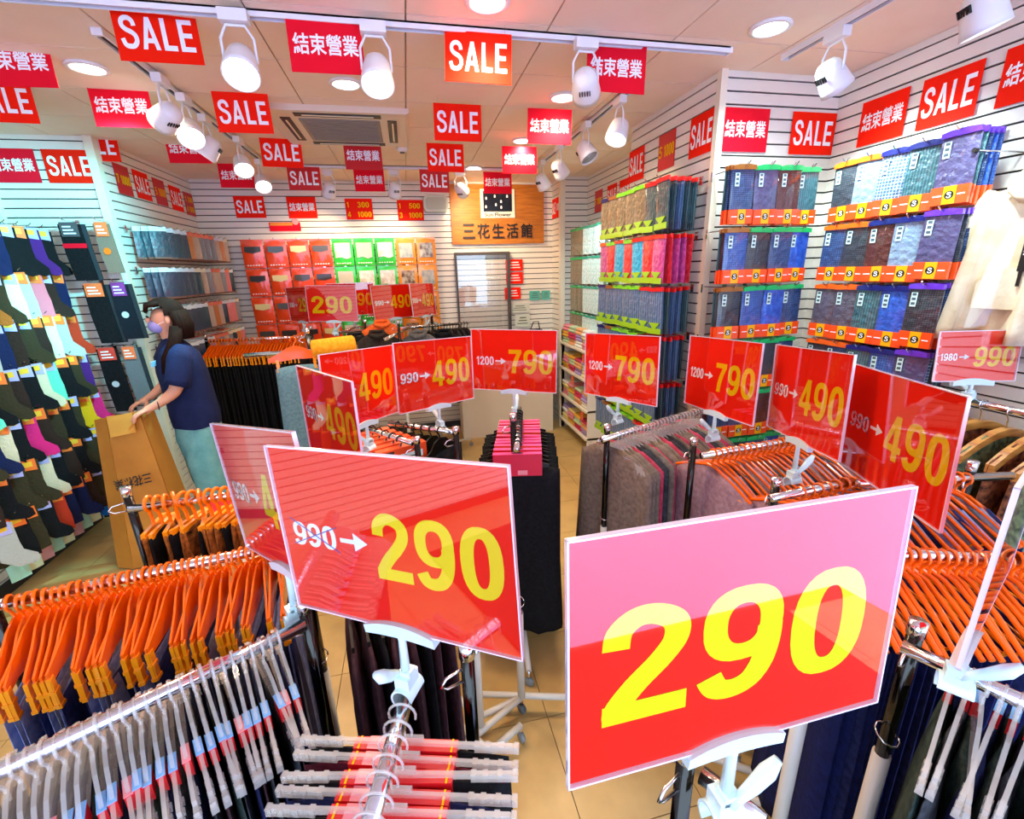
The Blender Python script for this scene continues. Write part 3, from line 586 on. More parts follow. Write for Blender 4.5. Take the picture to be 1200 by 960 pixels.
rack('far middle garment rack with jackets and black hangers', [[(-.60, 4.25), (.55, 4.45)], [(-.2, 3.6), (.0, 4.4)], [(-.64, 4.20, 1.24), (-.52, 4.62, 1.25), (-.2, 4.75, 1.22), (-.13, 4.33, 1.23)], [(-.95, 4.44, 1.23), (-.94, 4.03, 1.25)]], [(-.38, 4.1, 1.36, .7), (-.1, 3.9, 1.36, .7), (.2, 4.45, 1.36, .7)], [((-.6, 4.2), (.5, 4.4))], zr=1.25)
rack('right garment rack with grey-blue tops behind the nearer 490 sign', [[(1.25, .98), (1.72, .90)]], [(1.60, .93, 1.14)], [((1.25, 1.0), (1.7, .9))], zr=1.09)
t = empty('wall_rail', (2.0, 1.6, 1.21), label='chrome wall rail carrying wooden hangers below the cream jacket', cat='rail')
obj('bar', MB().tube([(0, 0, 0), (0, -.9, 0)], .0125, 12).mesh('bar', chrome, True), t)
for y in (-.05, -.8): obj('bracket', MB().tube([(0, y, 0), (.22, y, 0)], .008, 8).box((.215, y - .015, -.03), (.22, y + .015, .03)).mesh('bracket', chrome), t)

# ------------------------------------------------------------------ hangers (origin on the rail centre, width along X, rail along Y)
def hook_pts(r=.0165, drop=-.05): return [(r * math.cos(a), 0, r * math.sin(a)) for a in [math.radians(200 - 24 * i) for i in range(12)]] + [(0, 0, -.03), (0, 0, drop)]
def fan(w, th, m, z0=-.035, z1=-.105, k=1.):
    """solid hanger body: rising shoulders around the neck, thin arms"""
    out = [(-.012, z0), (-.045, z0 - .010), (-w * .28, z1 + .030 * k), (-w / 2, z1 + .014 * k), (-w / 2, z1), (-w * .28, z1 + .002), (-.035, z1 + .004), (0, z1 + .010), (.035, z1 + .004), (w * .28, z1 + .002), (w / 2, z1), (w / 2, z1 + .014 * k), (w * .28, z1 + .030 * k), (.045, z0 - .010), (.012, z0)]
    return m.prism(out, -th / 2, th / 2)
def hanger_kit(style):
    if style == 'clear':
        body = fan(.30, .006, MB()).tube(hook_pts(), .0028, 6).mesh('clear_hanger', clear_pl)
        clip = MB().box((-.03, -.0035, -.010), (.028, .0035, .004)).box((-.03, -.005, -.018), (-.020, .005, -.009)).box((-.010, -.005, -.018), (-.002, .005, -.009)).box((.008, -.005, -.018), (.016, .005, -.009)).box((.022, -.005, -.016), (.032, .005, -.004)).mesh('clip', clear_pl)
        parts = [('clip', clip, (-.135, 0, -.105)), ('clip', clip, (.135, 0, -.105))]
        cs = MB().box((-.018, -.0055, -.022), (.018, .0055, .010)).box((-.0185, -.006, .0105), (.0185, .006, .0115), 1).mesh('card_sleeve', [cardred, cardblue])
        parts.append(('card_sleeve', cs, (.07, 0, -.085)))
        return 'clear_hanger', body, parts
    if style == 'bar':
        body = MB().tube(hook_pts(.022, -.06), .0022, 6).box((-.175, -.003, -.066), (.175, .003, -.056)).box((-.03, -.003, -.056), (.03, .003, -.045)).mesh('clear_hanger', clear_pl)
        clip = MB().box((-.035, -.0035, -.012), (.03, .0035, .002)).box((-.04, -.005, -.010), (-.032, .005, .004)).box((-.016, -.005, -.010), (-.008, .005, .004)).box((.006, -.005, -.010), (.014, .005, .004)).box((.024, -.005, -.010), (.032, .005, .004)).mesh('clip', clear_pl)
        return 'clear_hanger', body, [('clip', clip, (-.145, 0, -.06)), ('clip', clip, (.145, 0, -.06))]
    if style == 'orange':
        body = fan(.30, .0045, MB(), z1=-.12, k=1.7).tube(hook_pts(), .0038, 6).mesh('orange_hanger', orange_pl)
        clip = MB().box((-.008, -.0035, -.062), (.008, .0035, .008)).box((-.010, -.005, -.03), (.010, .005, -.022)).box((-.010, -.005, -.066), (.010, .005, -.058)).mesh('clip', orange_pl2)
        return 'orange_hanger', body, [('clip', clip, (-.145, 0, -.115)), ('clip', clip, (.145, 0, -.115))]
    if style == 'orange_top':
        m = MB().tube(hook_pts(), .0038, 6); m.tube([(-.19, 0, -.115), (-.10, 0, -.075), (-.02, 0, -.05), (.02, 0, -.05), (.10, 0, -.075), (.19, 0, -.115)], .006, 8)
        body = m.mesh('orange_hanger', orange_pl); bar = MB().tube([(-.17, 0, -.108), (-.16, 0, -.125), (.16, 0, -.125), (.17, 0, -.108)], .004, 6).mesh('crossbar', orange_pl2)
        return 'orange_hanger', body, [('crossbar', bar, (0, 0, 0))]
    if style == 'loop':
        m = MB().tube([(.022 * math.cos(a), 0, .012 + .022 * math.sin(a)) for a in [math.radians(215 - 24 * i) for i in range(13)]] + [(0, 0, -.035), (0, 0, -.06)], .0055, 8)
        body = m.mesh('orange_hanger', mat('bright orange plastic', 'ff7a06', .25, coat=.5)); bar = MB().box((-.07, -.006, -.075), (.07, .006, -.058)).mesh('crossbar', orange_pl2)
        return 'orange_hanger', body, [('crossbar', bar, (0, 0, 0))]
    if style == 'wood':
        wd = mat('honey wood', 'd89a48', .4, col2='a8662a', scale=10, stretch=(1, 1, 6), coat=.4)
        m = MB(); pts = [(-.2, 0, -.135), (-.14, 0, -.10), (-.06, 0, -.068), (0, 0, -.06), (.06, 0, -.068), (.14, 0, -.10), (.2, 0, -.135)]
        for a, b in zip(pts[:-1], pts[1:]): m.add([(a[0], -.012, a[2]), (b[0], -.012, b[2]), (b[0], .012, b[2]), (a[0], .012, a[2]), (a[0], -.012, a[2] - .028), (b[0], -.012, b[2] - .028), (b[0], .012, b[2] - .028), (a[0], .012, a[2] - .028)], [(3, 2, 1, 0), (4, 5, 6, 7), (0, 1, 5, 4), (2, 3, 7, 6), (3, 0, 4, 7), (1, 2, 6, 5)])
        return 'wooden_hanger', m.mesh('wooden_hanger', wd), [('hook', MB().tube(hook_pts(.018, -.065), .0022, 6).mesh('hook', chrome, True), (0, 0, 0))]
    m = fan(.26, .006, MB()).tube(hook_pts(), .0035, 6)
    return 'black_hanger', m.mesh('black_hanger', mat('black plastic', '15130f', .3)), []
KITS = {s: hanger_kit(s) for s in ('clear', 'bar', 'orange', 'orange_top', 'loop', 'wood', 'black')}
sleeve_box = MB().box((-.085, -.010, -.045), (.085, .010, .012)).box((.03, -.0105, .0125), (.062, .0105, .0135), 1).box((-.078, -.0105, .0122), (-.075, .0105, .013), 2).box((.075, -.0105, .0122), (.078, .0105, .013), 2).mesh('card_sleeve', [cardred, cardpink, yel_m])

sleeve_box2 = MB().box((-.10, -.013, -.06), (.10, .013, .035)).box((-.10, -.0135, -.055), (-.03, -.0131, -.035), 1).box((0, -.0135, -.055), (.04, -.0131, -.035), 1).box((-.1, -.013, .0352), (.1, .013, .036), 2).mesh('card_sleeve', [mat('crimson cardboard', 'd81038', .4, coat=.4), cardpink, mat('rose cardboard', 'f04890', .4, coat=.4)])
# ------------------------------------------------------------------ garments (same axes; top edge at z = 0)
def trousers_mesh(w, l, t, seed, flare=.1):
    r = random.Random(seed); nu, nv = 10, 12; ph = [r.uniform(0, 6.28) for _ in range(4)]; vs = []
    for side in (1, -1):
        for j in range(nv + 1):
            v = j / nv
            for i in range(nu + 1):
                u = i / nu * 2 - 1; ww = w / 2 * (1 + flare * v + .02 * math.sin(5 * v + ph[0]))
                fold = (.25 + v) * (.35 * t * math.sin(6 * u + ph[1] + 1.5 * v) + .25 * t * math.sin(11 * u + ph[2]))
                th = t / 2 * max(.12, math.sqrt(max(0, 1 - abs(u) ** 6))) * min(1, .25 + v * 6)
                vs.append((u * ww, side * th + fold, -l * v + .004 * math.sin(4 * u + ph[3]) * (j == nv) - .012 * abs(u) ** 3 * (j == 0)))
    N = (nu + 1) * (nv + 1); g = lambda s, j, i: s * N + j * (nu + 1) + i; fs = []
    for j in range(nv):
        for i in range(nu):
            fs += [(g(0, j, i), g(0, j, i + 1), g(0, j + 1, i + 1), g(0, j + 1, i)), (g(1, j, i), g(1, j + 1, i), g(1, j + 1, i + 1), g(1, j, i + 1))]
        fs += [(g(0, j, 0), g(0, j + 1, 0), g(1, j + 1, 0), g(1, j, 0)), (g(0, j, nu), g(1, j, nu), g(1, j + 1, nu), g(0, j + 1, nu))]
    for i in range(nu): fs += [(g(0, 0, i), g(1, 0, i), g(1, 0, i + 1), g(0, 0, i + 1)), (g(0, nv, i), g(0, nv, i + 1), g(1, nv, i + 1), g(1, nv, i))]
    m = MB(); m.add(vs, fs); return m
def top_mesh(w, l, t, seed, neck=.07, slope=.45, sleeve=False):
    """sleeveless or sleeved top hanging from its shoulders"""
    r = random.Random(seed); nu, nv = 14, 12; ph = [r.uniform(0, 6.28) for _ in range(4)]; vs = []
    for side in (1, -1):
        for j in range(nv + 1):
            v = j / nv
            for i in range(nu + 1):
                u = i / nu * 2 - 1; ww = w / 2 * (1 + .12 * v); x = u * ww
                ztop = -slope * max(0, abs(x) - neck) - (.06 * (1 - (abs(x) / neck) ** 2) if abs(x) < neck and side > 0 else 0)
                fold = (.15 + v) * (.45 * t * math.sin(7 * u + ph[1] + v) + .3 * t * math.sin(12 * u + ph[2]))
                th = t / 2 * max(.15, math.sqrt(max(0, 1 - abs(u) ** 5))) * min(1, .3 + v * 5)
                vs.append((x, side * th + fold, ztop + (-l - ztop) * v))
    N = (nu + 1) * (nv + 1); g = lambda s, j, i: s * N + j * (nu + 1) + i; fs = []
    for j in range(nv):
        for i in range(nu): fs += [(g(0, j, i), g(0, j, i + 1), g(0, j + 1, i + 1), g(0, j + 1, i)), (g(1, j, i), g(1, j + 1, i), g(1, j + 1, i + 1), g(1, j, i + 1))]
        fs += [(g(0, j, 0), g(0, j + 1, 0), g(1, j + 1, 0), g(1, j, 0)), (g(0, j, nu), g(1, j, nu), g(1, j + 1, nu), g(0, j + 1, nu))]
    for i in range(nu): fs += [(g(0, 0, i), g(1, 0, i), g(1, 0, i + 1), g(0, 0, i + 1)), (g(0, nv, i), g(0, nv, i + 1), g(1, nv, i + 1), g(1, nv, i))]
    m = MB(); m.add(vs, fs); return m
R_CARD = [MATS['crimson cardboard'], cardred, cardorange, MATS['rose cardboard']]
navy = fabric('navy knit', '181d44', '262c58'); navy2 = fabric('deep navy cotton', '0a1240', '101b52'); blk = fabric('black knit', '0c0d10', '16171b'); char = fabric('charcoal knit', '2e2f33', '44464c')
slate = fabric('slate blue fleece', '6a74a4', '8890b8'); greyb = fabric('grey lilac fleece', '6d6a80', '8a8798'); brown = fabric('plum brown knit', '3a2228', '4c3036'); taupe = fabric('taupe jersey', '6e5f54', '857569')
mauve = fabric('mauve jersey', '93717a', 'a98891'); rasp = fabric('raspberry jersey', 'a8324a', 'c04860'); green = fabric('dark green melange', '1e2a26', '33403a'); teal = fabric('grey teal fleece', '5c7f86', '6f9198'); tiger = fabric('tiger print knit', 'c87830', '1a100a', scale=35)
floral = fabric('rust floral print', 'a8603a', '3a2018', scale=50); floral2 = fabric('green floral print', '2a4438', '7a8a60', scale=50); wine = fabric('wine knit', '4a1020', '5c1a2c')
def hang_row(style, a, b, n, z, garment, cols, place, noun, gnoun, jitter=.02, card=None, group=None, flipx=False, drop=-.12, cards=None, swing=.05, skip_hanger_parts=False):
    """n hangers with garments from point a to point b on a rail; the count starts at a"""
    a = Vector((a[0], a[1], z)); b = Vector((b[0], b[1], z)); d = b - a; yaw = math.atan2(d.y, d.x) - PI / 2
    nm, body, parts = KITS[style]; variants = garment
    for i in range(n):
        p = a + d * ((i + .5) / n); rz = yaw + rnd.uniform(-swing, swing) + (PI if flipx else 0); p.z += rnd.uniform(-.004, .002)
        h = obj(nm, body, loc=p, rot=(rnd.uniform(-jitter, jitter), 0, rz)); tag(h, '%s %s on %s' % (nth(i), noun, place), 'hanger', 'hangers on ' + place)
        if not skip_hanger_parts:
            for pn, pm, pl_ in parts:
                o = obj(pn, pm, h, pl_)
                if pn == 'card_sleeve' and cards: o.material_slots[1].link = 'OBJECT'; o.material_slots[1].material = cards[i % len(cards)]
        if card: obj('card_sleeve', card, h, (0, 0, -.075), mats=[R_CARD[i % 4], None, None] if card.name.startswith('card_sleeve') and len(R_CARD) and drop == -.10 else None)
        c, cn = cols[i % len(cols)] if not callable(cols) else cols(i)
        gm = variants[i % len(variants)]
        g = obj(gnoun.replace(' ', '_'), gm, loc=p + Vector((0, 0, drop)), rot=(0, 0, rz), mats=[c]); tag(g, '%s %s, %s on %s' % (cn, gnoun.replace('_', ' '), nth(i), place), 'clothes', gnoun.replace('_', ' ') + ' on ' + place)
TR = [trousers_mesh(.27, .78, .013, s).mesh('trousers', navy, True) for s in (1, 2, 3, 4)]
TRC = [trousers_mesh(.33, .80, .016, s).mesh('trousers', navy, True) for s in (21, 22)]
TRL = [trousers_mesh(.30, .80, .019, s).mesh('trousers', navy, True) for s in (5, 6, 7)]
TRW = [trousers_mesh(.34, .82, .03, s).mesh('trousers', navy, True) for s in (8, 9, 10)]
TOP = [top_mesh(.40, .55, .022, s).mesh('top', taupe, True) for s in (11, 12, 13)]
TOPS = [top_mesh(.36, .5, .02, s).mesh('top', taupe, True) for s in (14, 15)]
R4 = rnd.choice
colA = [(R4([(navy, 'navy'), (char, 'charcoal'), (brown, 'plum brown'), (green, 'dark green')])) for _ in range(40)]
hang_row('clear', A0, (A0[0] + (A1[0] - A0[0]) * .93, A0[1] + (A1[1] - A0[1]) * .93), 36, 1.048, TR, colA, 'the front left chrome rail', 'clear trouser hanger', 'trousers', drop=-.122, cards=[cardblue] * 4 + [cardpink], swing=.07)
colB = [(R4([(slate, 'slate blue'), (greyb, 'grey lilac'), (navy, 'navy'), (slate, 'slate blue')])) for _ in range(40)]
hang_row('orange', B0, (-.375, 1.148), 36, 1.048, TRL, colB, 'the rail behind the front left one', 'orange clip hanger', 'trousers', drop=-.165, swing=.16)
hang_row('bar', (-.066, .595), (-.118, .40), 8, 1.048, TRC, [(blk, 'black'), (wine, 'wine'), (blk, 'black'), (navy, 'navy')], 'the arm pointing at the camera', 'red-boxed clear hanger', 'trousers', card=sleeve_box, drop=-.072, swing=.05)
hang_row('black', (-.22, .97), (.0, 1.02), 8, 1.05, TRW, [(brown, 'plum brown'), (brown, 'plum brown'), (blk, 'black')], 'the rail behind the front left 290 sign', 'black hanger', 'trousers', drop=-.11)
hang_row('clear', (.845, .445), (.915, .31), 8, 1.048, TRW, [(green, 'dark green'), (char, 'charcoal'), (green, 'dark green'), (navy, 'navy')], 'the front right rail at the frame edge', 'clear hanger', 'trousers', drop=-.118, flipx=True, swing=.1)
hang_row('orange_top', (.93, .775), (1.40, .607), 26, 1.048, TRW, [(navy2, 'deep navy'), (navy2, 'deep navy'), (navy, 'navy')], 'the rail right of the big 290 sign', 'orange tube hanger', 'trousers', drop=-.122, swing=.04)
hang_row('clear', (.78, 1.65), (1.33, 1.862), 26, 1.048, TOP, [(taupe, 'taupe'), (taupe, 'taupe'), (taupe, 'taupe'), (rasp, 'raspberry'), (char, 'charcoal'), (char, 'charcoal'), (taupe, 'taupe'), (rasp, 'raspberry')], 'the clear-hanger rail beside the aisle', 'clear hanger', 'top', drop=-.05)
hang_row('orange_top', (1.04, 1.375), (1.62, 1.425), 22, 1.048, TOP, [(mauve, 'mauve'), (mauve, 'mauve'), (mauve, 'mauve'), (char, 'charcoal'), (taupe, 'taupe')], 'the rail with mauve tops', 'orange tube hanger', 'top', drop=-.055)
hang_row('orange_top', (1.10, 1.04), (1.38, 1.06), 8, 1.048, TOPS, [(mauve, 'mauve'), (char, 'charcoal')], 'the short rail behind the big 290 sign', 'orange tube hanger', 'top', drop=-.055)
hang_row('orange_top', (1.28, .975), (1.60, .925), 12, 1.088, TOPS, [(slate, 'slate blue'), (char, 'charcoal'), (greyb, 'grey lilac'), (navy, 'navy')], 'the rail behind the nearer right 490 sign', 'orange tube hanger', 'top', drop=-.055)
hang_row('black', (.37, 1.66), (.49, 2.12), 11, 1.05, TRW, [(blk, 'black')], 'the centre arm of red boxed trousers', 'black hanger', 'trousers', drop=-.10, card=sleeve_box2)
hang_row('black', (-.12, 2.10), (.1, 1.93), 6, 1.05, TRW, [(blk, 'black'), (navy, 'navy'), (blk, 'black')], 'the sloping arm left of the red boxes', 'black hanger', 'trousers', drop=-.10)
hang_row('orange', (-1.60, 4.11), (-.88, 4.03), 30, 1.248, TRL, [(blk, 'black')], 'the far left rail', 'orange clip hanger', 'trousers', drop=-.165)
hang_row('wood', (2.0, 1.46), (2.0, .82), 8, 1.208, TOP, [(floral, 'rust floral'), (floral2, 'green floral'), (floral, 'rust floral')], 'the wall rail below the cream jacket', 'wooden hanger', 'top', drop=-.07, swing=.12)
hang_row('loop', (-.86, 1.492), (-.46, 1.509), 17, 1.048, [trousers_mesh(.16, .12, .02, 40 + s).mesh('folded_knit', tiger, True) for s in (1, 2)], [(tiger, 'tiger-print'), (blk, 'black'), (tiger, 'tiger-print')], 'the chrome rail below the woman', 'orange loop hanger', 'folded_knit', drop=-.062, swing=.5)
# ------------------------------------------------------------------ packaged goods on wall hooks
hookm = {}
def wall_hook(wall, x, y, z, yaw, dep):
    k = round(dep, 3)
    if k not in hookm: hookm[k] = MB().tube([(0, 0, 0), (0, -dep - .03, 0), (0, -dep - .045, .012)], .0028, 6).box((-.012, -.014, -.03), (.012, -.01, .012)).mesh('hook', chrome)
    M = wall.matrix_basis.inverted() @ (Matrix.Translation((x, y, z)) @ Matrix.Rotation(yaw, 4, 'Z'))
    return obj('hook', hookm[k], wall, M=M)
FILM = dict(rough=.4, coat=1, bump=1.0, bscale=38)
def film(name, c, c2=None, kind='noise', scale=40): return mat(name, c, col2=c2, kind=kind, scale=scale, **FILM)
film_cols = [(film('film navy check', '1a2c58', '4a6898', 'check', 40), 'navy checked'), (film('film slate purple', '4a4468', '5d5680', scale=30), 'slate purple'), (film('film brown check', '4a1f1c', '6a342c', 'check', 46), 'brown checked'),
             (film('film teal stripe', '2b5058', '4a7a80', 'wave', 30), 'teal striped'), (film('film black check', '22262e', '4a5058', 'check', 42), 'black checked'), (film('film light denim', '7890aa', '94a8bc', scale=30), 'light denim'),
             (film('film blue plaid', '2c4a90', '4a70b8', 'check', 34), 'blue plaid'), (film('film royal blue', '1c46a8', '3a70d8', scale=35), 'royal blue'), (film('film white plaid', '48688c', 'b8c8d8', 'check', 28), 'white plaid'), (film('film grey check', '54505c', '6a6674', 'check', 44), 'grey checked')]
hdr = {c: mat(c + ' header', h, .35, coat=.6, bump=.3, bscale=40) for c, h in dict(brown='9a5a14', green='10b860', orange='ff6a14', navy='101c70', purple='6a34c8', red='e41a1a', lime='7ae020', teal='28a888').items()}
pk_band = mat('orange package band', 'ff5218', .35, coat=1, bump=.3, bscale=40); pk_yel = mat('golden band square', 'ffb400', .4, coat=.5)
def bag_body(w, h, t):
    m = MB(); nu, nv = 6, 8; vs = []
    for j in range(nv + 1):
        for i in range(nu + 1):
            u, v = i / nu, j / nv; vs.append(((u - .5) * w, -t * (math.sin(PI * min(max(u, .02), .98)) ** .5) * (math.sin(PI * min(max(v, .03), .97)) ** .4) - .001, -v * h))
    fs = [(j * (nu + 1) + i, (j + 1) * (nu + 1) + i, (j + 1) * (nu + 1) + i + 1, j * (nu + 1) + i + 1) for j in range(nv) for i in range(nu)]
    m.add(vs, fs); m.box((-w / 2, -.001, -h), (w / 2, .002, 0)); return m
PW, PH = .118, .235
bag = bag_body(PW, PH, .009)
bag_plain = MB().add(bag.v, bag.f).box((-PW / 2, -.011, -.004), (PW / 2, .003, .016), 1).box((-PW / 2 - .0005, -.0105, -PH - .001), (PW / 2 + .0005, .003, -PH + .062), 2).mesh('packaged_shorts', [film_cols[0][0], hdr['green'], pk_band])
bag_front = bag.mesh('packaged_shorts', film_cols[0][0], True)
h_mesh = MB().prism([(-PW / 2 - .001, -.006), (PW / 2 + .001, -.006), (PW / 2, .012), (.02, .017), (-.03, .016), (-PW / 2, .011)], -.014, .004).tube([(0, -.016, .01), (.006, -.02, .022), (.012, -.016, .026)], .0012, 5, 1).mesh('header', [hdr['green'], blk])
b_mesh = MB().box((-PW / 2 - .0005, -.0125, -PH - .001), (PW / 2 + .0005, .002, -PH + .062)).mesh('label_band', pk_band)
s_mesh = MB(); s_mesh.box((-.018, -.0135, -PH), (.022, -.0125, -PH + .062)); s_mesh.add([(.002 + .015 * math.cos(k * .45), -.0138, -PH + .031 + .015 * math.sin(k * .45)) for k in range(14)], [tuple(range(14))], 1)
write(s_mesh, 'S', -.006, -PH + .021, .010, -PH + .041, -.0142, 2); s_mesh.box((-.05, -.0134, -PH + .029), (-.022, -.0126, -PH + .033), 2); s_mesh.box((.027, -.0134, -PH + .029), (.05, -.0126, -PH + .033), 2)
s_mesh = s_mesh.mesh('emblem', [pk_yel, blk_m, wht_m])
z_mesh = MB().box((-.045, -.0112, -.075), (-.023, -.0104, -.02)).mesh('size_sticker', mat('pale sticker', 'd8f4ea', .4)); z2 = MB()
for k in range(3): z2.box((-.041, -.0118, -.068 + .018 * k), (-.027, -.0112, -.058 + .018 * k))
z_mesh2 = z2.mesh('size_print', mat('grey print', '50606a', .5))
def pack_stack(wall, x, y, z, yaw, dep, n, col, hcol, lbl, group, gap=.022, name='packaged_shorts'):
    nrm = Vector((math.sin(yaw), -math.cos(yaw))); wall_hook(wall, x, y, z + .012, yaw, dep)
    for k in range(n):
        dd = dep - k * gap; px, py = x + nrm.x * dd, y + nrm.y * dd; ry = yaw + rnd.uniform(-.06, .06); tilt = rnd.uniform(-.03, .03)
        fm, cn = film_cols[col if k == 0 else rnd.randrange(len(film_cols))]
        if k == 0:
            b = obj(name, bag_front, loc=(px, py, z), rot=(0, tilt, ry), mats=[fm]); tag(b, '%s %s pack with %s header, %s' % (cn, 'shorts', hcol, lbl), 'package', group)
            obj('header', h_mesh, b, mats=[hdr[hcol]]); obj('label_band', b_mesh, b); e = obj('emblem', s_mesh, b); st = obj('size_sticker', z_mesh, b); obj('size_print', z_mesh2, st)
        else:
            b = obj(name, bag_plain, loc=(px, py, z - rnd.uniform(0, .006)), rot=(0, tilt, ry), mats=[fm, hdr[hcol]]); tag(b, '%s pack back in the stack, %s' % (nth(k), lbl), 'package', group)
ROWZ = [2.135, 1.868, 1.60, 1.335, 1.07, .805]; RN = ['top', 'second', 'third', 'fourth', 'fifth', 'sixth']
for r, z in enumerate(ROWZ):
    for k in range(4):   # facing return wall
        hc = ['brown', 'green', 'green', 'green'][k]; c = [[0, 1, 2, 3], [6, 4, 0, 7], [4, 6, 7, 0], [1, 2, 4, 0]][r % 4][k]
        pack_stack(wall_right_jog, 1.535 + .125 * k, 2.24, z, 0, .23 if k < 3 else .20, 3, c, hc, '%s hook of %s row, facing wall' % (nth(k), RN[r]), 'shorts packs on the wall facing the camera')
    for k in range(5 if r < 5 else 0):   # near right wall
        hc = ['orange', 'orange', 'navy', 'navy', 'purple'][k]; c = [[4, 5, 8, 3, 1], [0, 4, 2, 5, 1], [9, 9, 3, 7, 4], [4, 0, 3, 6, 1]][r % 4][k]
        pack_stack(wall_right, 2.22, 1.93 - .112 * k, z + (.0 if k < 4 else .012), -PI / 2 + .12, .225, 4 if k < 4 else 5, c, hc, '%s hook of %s row, right wall' % (nth(k), RN[r]), 'shorts packs on the near right wall', gap=.03)
# leggings packs on the column and on the wall behind it
LG = [(film('film khaki', '7a7058', '8f8468'), 'khaki'), (film('film dark teal stripe', '1c3440', '5a7a80', 'wave', 22), 'dark striped'), (film('film red', 'd81828', 'e84050'), 'red'), (film('film bright blue', '28a8e0', '40c0f0'), 'bright blue'),
      (film('film magenta', 'c03890', 'd860a8'), 'magenta'), (film('film denim', '3a5a88', '7090b8', 'wave', 18), 'denim'), (film('film brown', '6a5248', '806458'), 'brown'), (film('film pale teal', 'b8e0d8', 'e8f4f0'), 'pale teal')]
LW, LH = .11, .23
lime = mat('lime label', '9ad020', .4, coat=.8)
lb_ = bag_body(LW, LH, .007)
leg_plain = MB().add(lb_.v, lb_.f).box((-LW / 2, -.009, -.004), (LW / 2, .003, .016), 1).mesh('packaged_leggings', [LG[0][0], hdr['lime']])
bow = MB().prism([(-LW / 2, -LH), (LW / 2, -LH), (LW / 2, -LH + .03), (.012, -LH + .03), (LW / 2 - .01, -LH + .06), (-LW / 2 + .01, -LH + .06), (-.012, -LH + .03), (-LW / 2, -LH + .03)], -.0115, -.008).mesh('label_band', lime)
def legging_stack(wall, x, y, z, yaw, dep, n, cols, hcol, lbl, group, gap, name='packaged_leggings', band=True, noun='leggings'):
    nrm = Vector((math.sin(yaw), -math.cos(yaw))); wall_hook(wall, x, y, z + .012, yaw, dep)
    for k in range(n):
        dd = dep - k * gap; fm, cn = LG[cols[k % len(cols)]]
        b = obj(name, leg_plain, loc=(x + nrm.x * dd, y + nrm.y * dd, z - rnd.uniform(0, .008)), rot=(0, rnd.uniform(-.04, .04), yaw + rnd.uniform(-.08, .08)), mats=[fm, hdr[hcol]])
        tag(b, ('%s %s pack in front, %s' % (cn, noun, lbl)) if k == 0 else '%s %s pack behind the front one, %s' % (nth(k), noun, lbl), 'package', group)
        if k == 0 and band: obj('label_band', bow, b)
for r, z in enumerate(ROWZ):
    for k in range(7):
        hc = ['red', 'red', 'lime', 'lime', 'lime', 'brown', 'navy'][k] if r != 1 else ['red', 'red', 'red', 'lime', 'red', 'lime', 'orange'][k]
        cs = [[1, 1, 5], [0, 6, 1], [5, 1, 5]][0 if r == 0 and k < 2 else 1 if r == 0 else 2] if r != 1 else [[4, 2, 4], [2, 4], [3, 2], [2, 3], [3, 4], [2, 4], [4, 2]][k]
        legging_stack(wall_right_mid, 1.545, 2.325 + .118 * k, z, -PI / 2 + .1, .24, 5 if k < 3 else 3, cs, hc, '%s hook of %s row, right column' % (nth(k), RN[r]), 'leggings packs on the right column', .04)
    for k in range(7 if r < 4 else 0):
        legging_stack(wall_right_far, 1.86, 3.95 + .115 * k, z - .05, -PI / 2 + .2, .2, 2, [[7, 7], [7, 0], [0, 1]][0 if k < 4 else 2], 'teal' if k < 4 else 'green', '%s hook of %s row, beyond the column' % (nth(k), RN[r]), 'teal packs beyond the right column', .05, band=False, noun='teal-topped')
# stockings on the far left wall
ST = [mat('film stocking navy', '1d3a48', .4, coat=1, bump=.5, bscale=40), mat('film stocking slate', '2a3448', .4, coat=1, bump=.5, bscale=40), mat('film stocking beige', 'c8a890', .4, coat=1, bump=.5, bscale=40), mat('film stocking pink', 'd87878', .4, coat=1, bump=.5, bscale=40), mat('film stocking orange', 'd07838', .4, coat=1, bump=.5, bscale=40), mat('film stocking grey', '8a8a92', .4, coat=1, bump=.5, bscale=40)]
STN = ['dark teal', 'slate', 'beige', 'pink', 'orange', 'grey']
sb = bag_body(.10, .20, .006); st_me = MB().add(sb.v, sb.f).box((-.05, -.008, -.018), (.05, .003, .012), 1).box((-.05, -.008, -.2), (.05, .003, -.188), 2).mesh('packaged_stockings', [ST[0], wht_m, mat('brown film hem', '7a4a38', .5)])
cardm_ = [mat('silver card', 'd8dce0', .3, coat=1), mat('cream card', 'e8d8b8', .4, coat=.5), mat('coral card', 'f07858', .4, coat=.5)]
for r, z in enumerate([2.07, 1.80, 1.53, 1.26]):
    for k in range(12):
        y = 3.82 + .105 * k; wall_hook(wall_left_far, -1.85, y, z + .01, PI / 2, .2)
        for q in range(3):
            c = (0 if r == 0 else 1) if k < 4 else R4([2, 2, 3, 4, 5, 0])
            b = obj('packaged_stockings', st_me, loc=(-1.65 - .05 * q, y + rnd.uniform(-.006, .006), z), rot=(0, rnd.uniform(-.03, .03), PI / 2 - .85 + rnd.uniform(-.08, .08)), mats=[ST[c], cardm_[rnd.randrange(3) if k >= 4 else 0], None])
            tag(b, '%s stockings pack, %s on %s hook of %s row, far left wall' % (STN[c], ['front', 'middle', 'rear'][q], nth(k), RN[r]), 'package', 'stockings packs on the far left wall')
